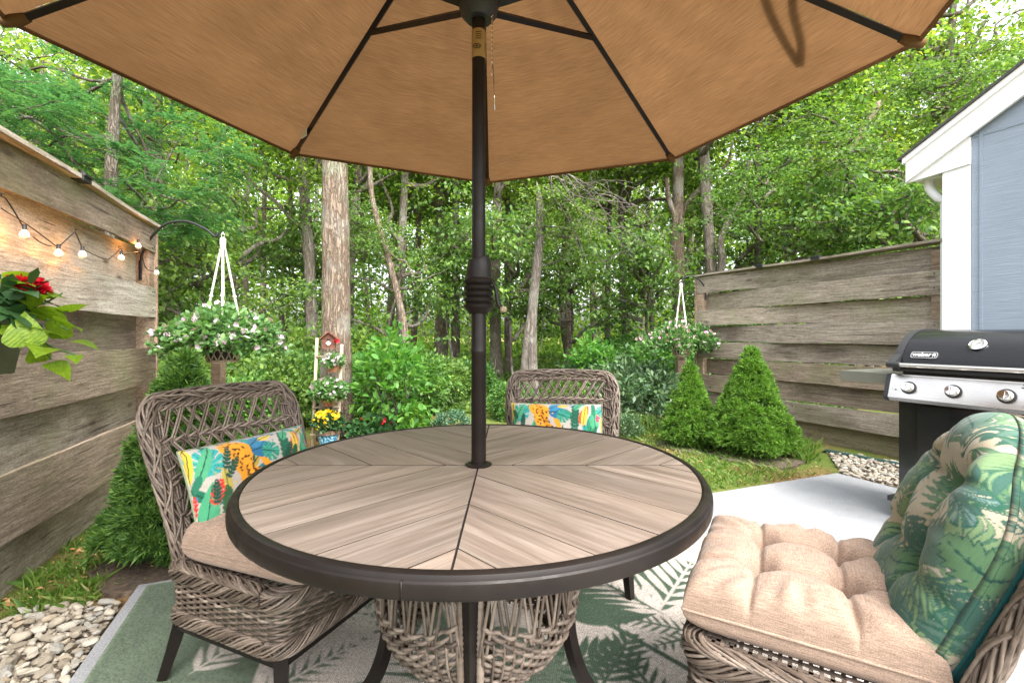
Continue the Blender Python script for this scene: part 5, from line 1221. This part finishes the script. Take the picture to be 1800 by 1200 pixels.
m_ = 30000; Yl = r.uniform(13, 22, m_); Pl = np.stack([r.uniform(-1.25,1.25,m_)*Yl, Yl, 1.0+8.5*r.random(m_)], 1); dn = np.sin(Pl[:,0]*1.3+Pl[:,2])+np.sin(Pl[:,1]*1.1-Pl[:,2]*1.4)+r.normal(size=m_)*.4; Pl = Pl[dn > .1]; leafset(mb, Pl, rdir(r, len(Pl)), rdir(r, len(Pl), .6), r.uniform(.12,.2,len(Pl)), .05)
m_ = 26000; Yl = r.uniform(17, 36, m_); Pl = np.stack([r.uniform(-1.3,1.3,m_)*Yl, Yl, 2.8*r.random(m_)**1.4*(.6+.4*np.sin(Yl*2.1))], 1); leafset(mb, Pl, rdir(r, m_), rdir(r, m_, .6), r.uniform(.14,.26,m_), .06)
o = mb.build('distant_woods', M['far']); tag(o, 'far wall of foliage closing the wood', 'woods', kind='stuff')

# ------------------------------------------------------------------ grass (uncountable)
def blades(mb, X_, Y_, h, r, lean=.45, wd=.0028):
    n = len(X_); a = r.uniform(0,2*PI,n); z = np.full(n,-.032); le = np.abs(r.normal(size=n))*lean*h
    b = np.stack([X_, Y_, z], 1); s = np.stack([np.cos(a)*wd, np.sin(a)*wd, 0*a], 1); d = np.stack([-np.sin(a)*le, np.cos(a)*le, 0*a], 1)
    V = np.stack([b-s, b+s, b+s*.6+d*.35+np.stack([0*a,0*a,h*.6],1), b+d+np.stack([0*a,0*a,h],1)], 1); mb.add(V.reshape(-1,3), np.arange(n)[:,None]*4+np.array([[0,1,2,3]]))
def scatter_poly(poly, n, r):
    out = []; P = np.array(poly); lo, hi = P.min(0), P.max(0)
    while len(out) < n:
        q = r.uniform(lo, hi); 
        if in_poly(q[0], q[1], poly): out.append(q)
    return np.array(out)
r = np.random.default_rng(8)
lawn = [(.9,3.1),(2.5,3.70),(2.95,4.45),(2.42,6.0),(1.6,6.6),(.7,6.3),(.3,4.6),(.2,3.0)]
S = scatter_poly(lawn, 26000, r); dn = np.sin(S[:,0]*4.1)+np.sin(S[:,1]*3.3+S[:,0]*2)+r.normal(size=len(S))*.6; S = S[dn > -.9]
mb = MB(); blades(mb, S[:,0], S[:,1], r.uniform(.015,.055,len(S)), r, .8)
T_ = scatter_poly([(2.55,3.95),(2.98,4.45),(2.75,4.95),(2.3,4.9)], 2600, r); blades(mb, T_[:,0], T_[:,1], r.uniform(.05,.14,len(T_)), r, .5, .003)
o = mb.build('lawn_grass', M['grass']); tag(o, 'short green grass between the patio and the right fence', 'grass', kind='stuff')
mb = MB(); vg = scatter_poly([(-1.95,1.72),(-2.12,1.9),(-2.34,2.5),(-2.1,2.5),(-1.75,1.95)], 900, r)
ncl = 18; cc = vg[r.integers(0,len(vg),ncl)]; Q = np.repeat(cc, 38, 0)+r.normal(size=(ncl*38,2))*.028; blades(mb, Q[:,0], Q[:,1], r.uniform(.02,.075,len(Q)), r, .6)
Q = scatter_poly([(-1.5,1.0),(-2.05,1.75),(-2.3,2.4),(-2.6,3.2),(-1.5,3.2),(-1.6,2.05),(-1.95,1.8)], 3500, r); blades(mb, Q[:,0], Q[:,1], r.uniform(.01,.028,len(Q)), r, 1.2)
o = mb.build('sparse_grass', M['grass']); tag(o, 'thin tufts of grass on the mossy ground by the left fence', 'grass', kind='stuff')
# day lily like clump of grass right of the far chair
root = empty('grass_clump', (gx(1130,5.35), 5.35, -.03), 0, 'clump of arching bright grass right of the far chair', 'plant'); mb = MB()
n = 220; a = r.uniform(0,6.28,n); P = np.stack([r.normal(size=n)*.14, r.normal(size=n)*.08, 0*a], 1)
for k in range(n):
    h = r.uniform(.12,.26); le = r.uniform(.05,.2); d = np.array((math.cos(a[k]), math.sin(a[k]), 0)); mb.tube([P[k], P[k]+d*le*.3+np.array((0,0,h*.7)), P[k]+d*le+np.array((0,0,h*.85))], [.003,.0035,.0008], 3, cap=False)
mb.build('blades', M['grass'], root)
# fallen leaves and twigs
mb = MB(); r = np.random.default_rng(15)
S = np.concatenate([scatter_poly([(-1.5,1.0),(-2.05,1.75),(-2.3,2.4),(-2.6,3.2),(-1.5,3.2),(-1.62,2.02),(-1.9,1.8)], 500, r), scatter_poly(lawn, 420, r)]); n = len(S)
leafset(mb, np.c_[S, np.full(n,-.022)], rdir(r,n)*np.array((1,1,.2)), rdir(r,n,2.5), r.uniform(.015,.05,n), .009, fold=.6)
t = NT('dry_leaf'); t.P(Base_Color=t.ramp(t.island(), [(0,(.12,.05,.02)),(.5,(.32,.16,.06)),(1,(.5,.33,.14))]), Roughness=.8); M['dry'] = t.m
o = mb.build('fallen_leaves', M['dry']); tag(o, 'dry brown leaves scattered on the ground', 'fallen leaves', kind='stuff')

# ------------------------------------------------------------------ cone spruces
def spruce(px, Y, R, H_, label, seed, n=9000, mat='spruce', L=.045, tiers=None, wob=.1):
    x = gx(px, Y); r = np.random.default_rng(seed); root = empty('dwarf_spruce', (x, Y, -.03), 0, label, 'shrub', 'cone shaped dwarf spruces')
    mb = MB(); mb.tube([(0,0,0),(0,0,H_*.9)], [.025,.006], 7); mb.build('trunk', M['barkdark'], root)
    def prof(t):
        base = (1-t**1.15)*.95+.03
        if tiers: base = base*(1+tiers*np.exp(-((t-.28)/.16)**2)-tiers*.9*np.exp(-((t-.55)/.09)**2))
        return base*np.clip((t+.02)/.08, .55, 1)
    nc = int(n/20); tc = 1-r.random(nc)**.55; ac = r.uniform(0,2*PI,nc); cr = R*(.10+.05*r.random(nc)); rc = R*prof(tc)*(1+wob*.5*np.sin(ac*5+tc*9+seed)+.06*r.normal(size=nc))-cr*.45
    Cc = np.stack([rc*np.cos(ac), rc*np.sin(ac), .06+H_*tc*.96], 1)
    dd = rdir(r, n, .25); oc = np.stack([np.cos(ac), np.sin(ac), .3+0*ac], 1); w_ = r.integers(0, nc, n); dd = nrm(dd+oc[w_]*.8)
    P = Cc[w_]+dd*cr[w_][:,None]*np.array((1,1,.75)); P[:,2] = np.maximum(P[:,2], .03)
    k = 7; Pn = np.repeat(P, k, 0); On = nrm(np.repeat(dd+np.array((0,0,.25)), k, 0)+r.normal(size=(n*k,3))*.55); n2 = n
    ll = L*r.uniform(.6,1.15,n2*k); mb = MB(); leafset(mb, Pn, On, rdir(r, n2*k), ll, ll*.085, fold=.0)
    # inner needle mass that closes the crown
    me = mb.mesh('foliage', [M[mat]]); link('foliage', me, root)
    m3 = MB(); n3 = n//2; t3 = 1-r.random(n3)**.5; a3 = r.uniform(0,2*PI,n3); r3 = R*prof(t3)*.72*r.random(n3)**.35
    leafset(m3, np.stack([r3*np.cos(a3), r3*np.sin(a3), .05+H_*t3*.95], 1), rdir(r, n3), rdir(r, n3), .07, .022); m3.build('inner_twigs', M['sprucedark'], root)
    return root
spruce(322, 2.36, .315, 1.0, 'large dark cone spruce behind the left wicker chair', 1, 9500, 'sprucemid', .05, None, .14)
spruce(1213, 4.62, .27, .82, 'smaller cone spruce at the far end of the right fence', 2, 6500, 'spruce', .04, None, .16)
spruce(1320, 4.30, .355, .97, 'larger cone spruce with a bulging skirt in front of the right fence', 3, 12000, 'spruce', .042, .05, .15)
spruce(718, 5.0, .22, .42, 'small young spruce in front of the pale green sapling', 4, 3000, 'spruce', .04)
for (px, Y, R) in ((322,2.36,.37),(1213,4.62,.30),(1322,4.30,.44)):
    x = gx(px, Y); mb = MB(); a = np.linspace(0,2*PI,28,endpoint=False); rr_ = R*(1+.08*np.sin(a*3)+.05*np.sin(a*7)); mb.prism(np.stack([x+rr_*np.cos(a), Y+rr_*np.sin(a)], 1), -.05, -.012); tag(mb.build('mulch_ring', M['mulch'], smooth=False), kind='structure')

# ------------------------------------------------------------------ flowering plants
def flowers(mb, P, r, size, m, pet=5):
    n = len(P); nn = rdir(r, n, .4); nn[:,1] -= .7; nn = nrm(nn)
    s1 = nrm(np.cross(nn, r.normal(size=(n,3)))); s2 = np.cross(nn, s1)
    for k in range(pet):
        a = 2*PI*k/pet; d = s1*math.cos(a)+s2*math.sin(a); leafset(mb, P, d+nn*.25, nn, size, size*.42, fold=.1, six=True, m=m)
def basket(px, py, Y, R, zt, zb, label, seed, fl, hang, wood_lat=True):
    x = gx(px, Y); r = np.random.default_rng(seed); zc = CAM_Z+(HOR-py)/FPX*Y
    root = empty('hanging_basket', (x, Y, zc), 0, label, 'hanging basket', 'flower baskets hung from hooks on the fences')
    hz = zt-zc
    mb = MB(); pr_ = .115
    mb.lathe([(0,-.20),(pr_*.78,-.20),(pr_,0),(pr_*.95,0),(0,-.02)], n=24); mb.build('pot', M['matteblack'], root, sharp=40)
    mb = MB()
    for k in range(14):
        for sg in (-1,1):
            a = k*2*PI/14; t = np.linspace(0,1,6); rr_ = pr_*(.80+.22*t)+.006; mb.tube(np.stack([rr_*np.cos(a+sg*t*.9), rr_*np.sin(a+sg*t*.9), -.20+.20*t], 1), .0055, 4)
    for z_ in (-.2,-.005): mb.lathe([(pr_*(.82 if z_ < -.1 else 1.04),z_-.008),(pr_*(.88 if z_ < -.1 else 1.1),z_),(pr_*(.82 if z_ < -.1 else 1.04),z_+.008)], n=24)
    mb.build('lattice_sleeve', M['ladder'], root)
    mb = MB()
    for k in range(4):
        a = k*PI/2+.5; p0 = np.array((math.cos(a)*pr_*1.05, math.sin(a)*pr_*1.05, -.02)); p1 = np.array((math.cos(a)*.012, math.sin(a)*.012, hz-.10))
        P = resample([p0, p1], .02); rope_bundle(mb, P, (.3,.2,.1), .0045, .0045, 3, .0042, .07)
        q = p0*.55+p1*.45; mb.lathe([(0,-.012),(.011,-.008),(.013,0),(.011,.008),(0,.012)], q, 8)
    mb.tube([(0,0,hz-.12),(0,0,hz-.03)], .019, 8); mb.tube([(0.0,.0,hz-.035),(.014,0,hz-.01),(0,0,hz+.012),(-.014,0,hz-.01)], .006, 6, closed=True)
    mb.build('macrame_hanger', M['rope'], root)
    mb = MB(); nc = 620; d = rdir(r, nc, .25); d[:,2] = np.where(d[:,2] < -.5, -d[:,2]*.3, d[:,2]); rad = r.uniform(.3,1,nc)**.5
    c_ = d*rad[:,None]*np.array((R,R*.8,R*.42))*(1+.16*np.sin(d[:,:1]*9+seed)); c_[:,2] -= .10*np.hypot(c_[:,0],c_[:,1])/R-.02-.0*R
    for k in range(60): limb(mb, (0,0,-.02), c_[r.integers(0,nc)], .003, .0015, r, .08, 3)
    P = np.repeat(c_, 8, 0)+r.normal(size=(nc*8,3))*.022; D = np.repeat(d, 8, 0)+r.normal(size=P.shape)*.8; ll = .042*r.uniform(.6,1.2,len(P)); leafset(mb, P, D, r.normal(size=P.shape)*.6+np.array((0,0,1.)), ll, ll*.3, m=1, six=True)
    mb.build('foliage', [M['vine'], M['vine']], root)
    mb = MB(); sel = r.permutation(nc)[:fl]; Pf = c_[sel]*1.06+np.array((0,0,.02)); flowers(mb, Pf, r, .023, 0); o = mb.build('blossoms', M['pinkfl'] if seed % 2 else M['whitefl'], root); o['kind'] = 'stuff'
    return root
basket(392, 585, 3.30, .40, 1.08+178/810*3.3, 0, 'left hanging basket of pale petunias in a white macrame hanger', 2, 260, 0)
basket(1197, 597, 6.0, .50, 1.08+96/810*6.0, 0, 'right hanging basket crowded with pink petunias', 3, 230, 0)
# iron hooks screwed to the fence ends
def hook(P, label):
    root = empty('plant_hook', tuple(P[0]), 0, label, 'plant hook', 'black iron hooks on the fence ends'); Q = catmull(np.array(P)-np.array(P[0]), 8)
    mb = MB(); mb.tube(Q, .0085, 8); mb.build('hook_arm', M['iron'], root); mb = MB(); mb.box((0,0,.02),(.012,.03,.14)); mb.build('mounting_plate', M['iron'], root, smooth=False)
hook([at(248,480,3.33), at(252,440,3.33), at(285,398,3.33), at(325,389,3.32), at(360,402,3.31), at(379,416,3.30), at(383,408,3.30)], 'black curved iron hook holding the left hanging basket')
hook([at(1240,520,6.02), at(1238,503,6.02), at(1222,487,6.01), at(1205,487,6.0), at(1196,496,6.0), at(1190,498,6.0)], 'small black iron hook holding the right hanging basket')
for px, Y, wd, top, lab in ((384,3.75,.075,.95,'weathered post stub under the left hanging basket'),(1196,6.5,.11,.80,'weathered post stub under the right hanging basket')):
    mb = MB(); x = gx(px, Y); mb.box((0,0,top/2-.05),(wd,wd,top+.05)); mb.box((0,0,top-.015),(wd*.8,wd*.8,.02)); o = mb.build('wooden_post', M['post'], smooth=False, loc=(x,Y,0)); tag(o, lab, 'post')

# ------------------------------------------------------------------ ladder with pots and birdhouse, before the thick oak
LY = 4.62
lad = empty('garden_ladder', (gx(577,LY), LY, -.03), 0, 'small rustic wooden ladder leaning on the thick oak trunk', 'ladder')
def lp(px, z, dy=0): return np.array((gx(px,LY)-gx(577,LY), dy, z))
for px0, px1, zt in ((558,553,1.085),(601,597,1.02)):
    mb = MB(); mb.tube([lp(px0,0,-.12), lp((px0+px1)/2,.5,-.03), lp(px1,zt,.06)], .0165, 8); mb.build('rail', M['ladder'], lad)
for z in (.90,.66,.40,.14):
    mb = MB(); mb.tube([lp(554,z,.03-.16*(1-z)), lp(600,z+.005,.03-.16*(1-z))], .0105, 7); mb.build('rung', M['ladder'], lad)
e = empty('birdhouse', (gx(580,LY), LY-.02, .955), .25, 'small brown wooden birdhouse on top of the ladder', 'birdhouse')
mb = MB(); mb.prism([(-.06,0),(.06,0),(.06,.10),(0,.155),(-.06,.10)], -.05, .05, fn=lambda v: np.stack([v[:,0], v[:,2], v[:,1]], 1)); mb.build('body', M['house_brown'], e, smooth=False)
for sg in (-1,1):
    mb = MB(); mb.bar((sg*.0,0,.165),(sg*.088,0,.088),.14,.01); mb.build('roof', M['house_brown'], e, smooth=False)
mb = MB(); mb.lathe([(0,0),(.013,0),(.013,.003),(0,.003)], (0,-.051,.09), 14, [[1,0,0],[0,0,-1],[0,1,0]]); mb.build('entrance_hole', M['letter'], e)
mb = MB(); mb.prism([(0,.028),(.026,.052),(0,.078),(-.026,.052)], -.056, -.051, fn=lambda v: np.stack([v[:,0], v[:,2], v[:,1]], 1)); mb.build('white_heart', M['paper'], e, smooth=False)
mb = MB(); r = np.random.default_rng(4); flowers(mb, np.array([(.075,-.05,.09),(.085,-.045,.075),(.068,-.055,.072),(.078,-.05,.06)]), r, .022, 0, 6); mb.build('red_flower', M['red'], e)
def pot(px, py, Y, pr_, ph, potmat, R, H_, leafm, flm, nfl, label, seed, name='potted_flowers', leafL=.035, nleaf=420, band=None):
    p = at(px, py, Y); root = empty(name, tuple(p), 0, label, 'potted plant'); r = np.random.default_rng(seed)
    if ph:
        mb = MB(); mb.lathe([(0,0),(pr_*.75,0),(pr_,ph*.85),(pr_*1.06,ph*.87),(pr_*1.06,ph),(pr_*.9,ph),(pr_*.88,ph*.9),(0,ph*.88)], n=28); pt = mb.build('pot', M[potmat], root, sharp=40)
        if band: mb = MB(); mb.lathe([(pr_*.96,ph*.70),(pr_*1.08,ph*.74),(pr_*1.09,ph*1.02),(pr_*1.0,ph*1.02)], n=28); mb.build('rim_band', M[band], pt, sharp=40)
    mb = MB(); d = rdir(r, nleaf, .45); c_ = d*np.array((R,R,H_*.5))*r.uniform(.4,1,nleaf)[:,None]**.5+np.array((0,0,ph+H_*.35))
    for k in range(18): limb(mb, (0,0,ph*.8), c_[r.integers(0,nleaf)], .003, .0015, r, .06, 3)
    P = np.repeat(c_, 4, 0)+r.normal(size=(nleaf*4,3))*.012; ll = leafL*r.uniform(.7,1.2,len(P)); leafset(mb, P, np.repeat(d,4,0)+r.normal(size=P.shape)*.7, rdir(r,len(P),.8), ll, ll*.32, six=True); mb.build('foliage', M[leafm], root)
    if nfl: mb = MB(); d = rdir(r, nfl, .5); d[:,1] = -np.abs(d[:,1]); Pf = d*np.array((R,R,H_*.55))*1.0+np.array((0,0,ph+H_*.42)); flowers(mb, Pf, r, .019, 0); o = mb.build('blossoms', M[flm], root); o['kind'] = 'stuff'
    return root
pot(577, 779, LY-.12, .105, .135, 'bluepot', .135, .20, 'darkleaf', 'yellow', 75, 'yellow flowers in a blue glazed pot at the foot of the ladder', 1, band='tin')
pot(578, 712, LY-.10, .07, .075, 'terracotta', .165, .20, 'vine', 'whitefl', 34, 'white flowered trailing plant on the middle ladder rungs', 2)
pot(586, 653, LY-.06, .06, .06, 'terracotta', .10, .12, 'vine', 'whitefl', 30, 'small pale pink plant on the upper ladder rung', 3, nleaf=240, leafL=.028)
pot(655, 775, 4.7, 0, 0, 'terracotta', .26, .26, 'darkleaf', 'red', 16, 'dark leaved plant with red blooms beside the ladder', 4, 'flowering_plant', .075, 260)

# ------------------------------------------------------------------ lime vine planter hung on the left fence
PY = 1.46; pc = Vector((-1.76, PY, 0))
pl = empty('fence_planter', (pc.x, pc.y, .95), math.atan2(dl[1], dl[0]), 'olive planter on the left fence with lime leaves and a red dahlia', 'planter')
mb = MB(); 
def ring(w_, d_, z): return [(-w_,-d_,z),(w_,-d_,z),(w_,d_,z),(-w_,d_,z)]
rings = [ring(.13,.075,0), ring(.155,.10,.19), ring(.165,.108,.192), ring(.165,.108,.215), ring(.15,.092,.215), ring(.148,.09,.19)]
V = np.array(rings).reshape(-1,3); F = [(i*4+j, i*4+(j+1)%4, (i+1)*4+(j+1)%4, (i+1)*4+j) for i in range(5) for j in range(4)]+[(3,2,1,0)]
mb.add(V, F[:-1]); mb.add(np.array(ring(.13,.075,0)), [(3,2,1,0)]); mb.build('planter_box', M['olive'], pl, smooth=False)
mb = MB(); mb.box((0,0,.196),(.30,.18,.01)); mb.build('soil', M['soil'], pl, smooth=False)
Rinv = Matrix.Rotation(-math.atan2(dl[1], dl[0]), 3, 'Z')
def plc(p): return Rinv @ (Vector(p)-Vector((pc.x,pc.y,.95)))
def heart(L):     # lobed leaf, folded, drooping
    prof = [tuple(q[:2]) for q in catmull([(0,0,0),(-.14,.16,0),(-.14,.36,0),(.04,.52,0),(.24,.46,0),(.42,.38,0),(.62,.27,0),(.82,.11,0),(1.0,0,0)], 3)]; k = len(prof); v = []; f = []
    for x, y in prof: v.append((x*L, 0, .04*L*math.sin(x*3)-.22*L*x*x))
    for x, y in prof: v.append((x*L, y*L*.95, (.04*math.sin(x*3)-.22*x*x+.10*y)*L))
    for x, y in prof: v.append((x*L, -y*L*.95, (.04*math.sin(x*3)-.22*x*x+.10*y)*L))
    for i in range(k-1): f += [(i, i+1, k+i+1, k+i), (i, 2*k+i, 2*k+i+1, i+1)]
    return np.array(v), f
mb = MB(); v_, f_ = heart(1.0); mb.add(v_, f_); HL = mb.mesh('leaf', M['lime']); HLD = HL.copy(); HLD.materials.clear(); HLD.materials.append(M['darkleaf'])
LV = [(60,585,1.40,.085,10,1),(112,568,1.42,.072,-5,1),(135,600,1.42,.055,-25,1),(45,600,1.36,.085,170,1),(95,640,1.40,.06,-80,1),(120,545,1.46,.07,15,1),(85,560,1.45,.075,60,1),(70,520,1.45,.06,10,1),(98,515,1.48,.055,-15,1),(45,530,1.40,.06,40,1),(130,625,1.42,.04,-50,1),(60,548,1.42,.055,-30,1),(25,500,1.40,.07,20,1),(35,490,1.44,.06,5,1),(105,590,1.44,.06,200,1),(75,610,1.38,.075,-10,1),(20,520,1.40,.07,0,0),(35,512,1.38,.065,-20,0),(10,540,1.40,.075,-40,0),(30,550,1.38,.07,-60,0),(85,532,1.5,.05,-30,0),(50,565,1.44,.06,-50,0),(15,505,1.46,.07,60,0),(65,630,1.40,.07,180,1),(20,575,1.40,.06,-80,1),(90,575,1.44,.05,120,1)]
r = np.random.default_rng(31)
for px, py, Y, L, ang, lm in LV:
    o = link('leaf', HL if lm else HLD, pl, plc(at(px, py, Y))); o.scale = (L*1.15,)*3; o.rotation_euler = (r.normal()*.35-.15, math.radians(-ang)*.55+r.normal()*.15, -math.atan2(dl[1], dl[0])+(math.radians(ang) if abs(ang) > 90 else r.normal()*.5)-.3)
mb = MB()
for a_, b_, c_ in (((30,545,1.42),(75,600,1.42),(135,625,1.43)),((20,540,1.44),(80,560,1.45),(120,580,1.43)),((10,540,1.44),(60,590,1.38),(90,632,1.40)),((10,530,1.45),(25,500,1.42),(40,488,1.42)),((10,540,1.46),(70,535,1.46),(110,515,1.48))):
    mb.tube(catmull([plc(at(*a_)), plc(at(*b_)), plc(at(*c_))], 6), .0028, 5)
mb.build('stems', M['vine'], pl)
mb = MB(); c0 = np.array(plc(at(44,500,1.43))); n = 130; d = rdir(r, n); d = d*np.array((1,1,.55)); leafset(mb, c0+d*.012, d, rdir(r,n,1), .042*r.uniform(.6,1.1,n), .011, six=True); 
c1 = np.array(plc(at(66,508,1.43))); d = rdir(r, 60)*np.array((1,1,.5)); leafset(mb, c1+d*.008, d, rdir(r,60,1), .03, .009, six=True); mb.build('dahlia_bloom', M['red'], pl)
mb = MB(); n = 90; P = np.array([list(plc(at(r.uniform(-60,60), r.uniform(495,560), r.uniform(1.36,1.5)))) for _ in range(n)]); leafset(mb, P, rdir(r,n), rdir(r,n,.8), .06, .018, six=True); mb.build('dark_foliage', M['darkleaf'], pl)

# ------------------------------------------------------------------ string lights along the left fence
fx = lambda px, off=.09: None
def onfence(px, py, off=.075):       # point at that column on the plane in front of the left fence boards
    k = (px-900)/FPX; A_ = np.array(LA)+nl*off; t_ = (k*A_[1]-A_[0])/(dl[0]-k*dl[1]); q = A_+dl*t_; return Vector((q[0], q[1], CAM_Z+(HOR-py)/FPX*q[1]))
sl = empty('string_lights', (0,0,0), 0, 'string of warm glass bulbs strung along the left fence', 'string lights')
bulbs = [(43,412,1),(103,445,1),(145,447,1),(213,453,0),(243,432,1),(275,479,0),(-12,408,1)]
wires = [[(-40,330),(2,345),(12,352),(30,380),(40,398)],[(2,366),(55,400),(98,432)],[(58,416),(75,428),(101,436)],[(101,436),(118,420),(132,407)],[(132,407),(142,430),(146,438)],[(146,438),(175,452),(190,456)],[(190,456),(203,446),(212,437),(216,448)],[(216,448),(232,445),(247,445),(256,470),(272,478)]]
mb = MB()
for wv_ in wires: mb.tube(catmull([onfence(*p) for p in wv_], 5), .0028, 5)
for p in ((2,345),(133,406),(209,436)): q = onfence(*p, .06); mb.tube([q, q+Vector((.0,.0,.012)), q+Vector((.012,0,.008))], .003, 5)
mb.build('cord', M['matteblack'], sl)
for px, py, lit in bulbs:
    q = onfence(px, py, .085); s = .019; 
    mb = MB(); mb.lathe([(0,.042),(.008,.042),(.008,.02),(.0095,.018),(0,.017)], q, 12); bs = mb.build('socket', M['matteblack'], sl, sharp=40)
    mb = MB(); mb.lathe([(.008,.02),(.010,.014),(.0155,.005),(.0175,-.005),(.0145,-.015),(.008,-.021),(0,-.0225)], q, 18); bb = mb.build('bulb', M['glass'], sl)
    mb = MB(); mb.tube([q+Vector((-.005,0,.012)), q+Vector((-.006,0,-.006)), q+Vector((0,0,-.014)), q+Vector((.006,0,-.006)), q+Vector((.005,0,.012))], .0022, 5); mb.build('filament', M['glow'], bb)
    if lit:
        ld = bpy.data.lights.new('bulb_light', 'POINT'); ld.energy = 1.0; ld.color = (1,.40,.10); ld.shadow_soft_size = .006
        lo = bpy.data.objects.new('bulb_light', ld); C.objects.link(lo); qq = onfence(px, py, .07); lo.location = qq+Vector((0,0,-.004)); lo.parent = sl
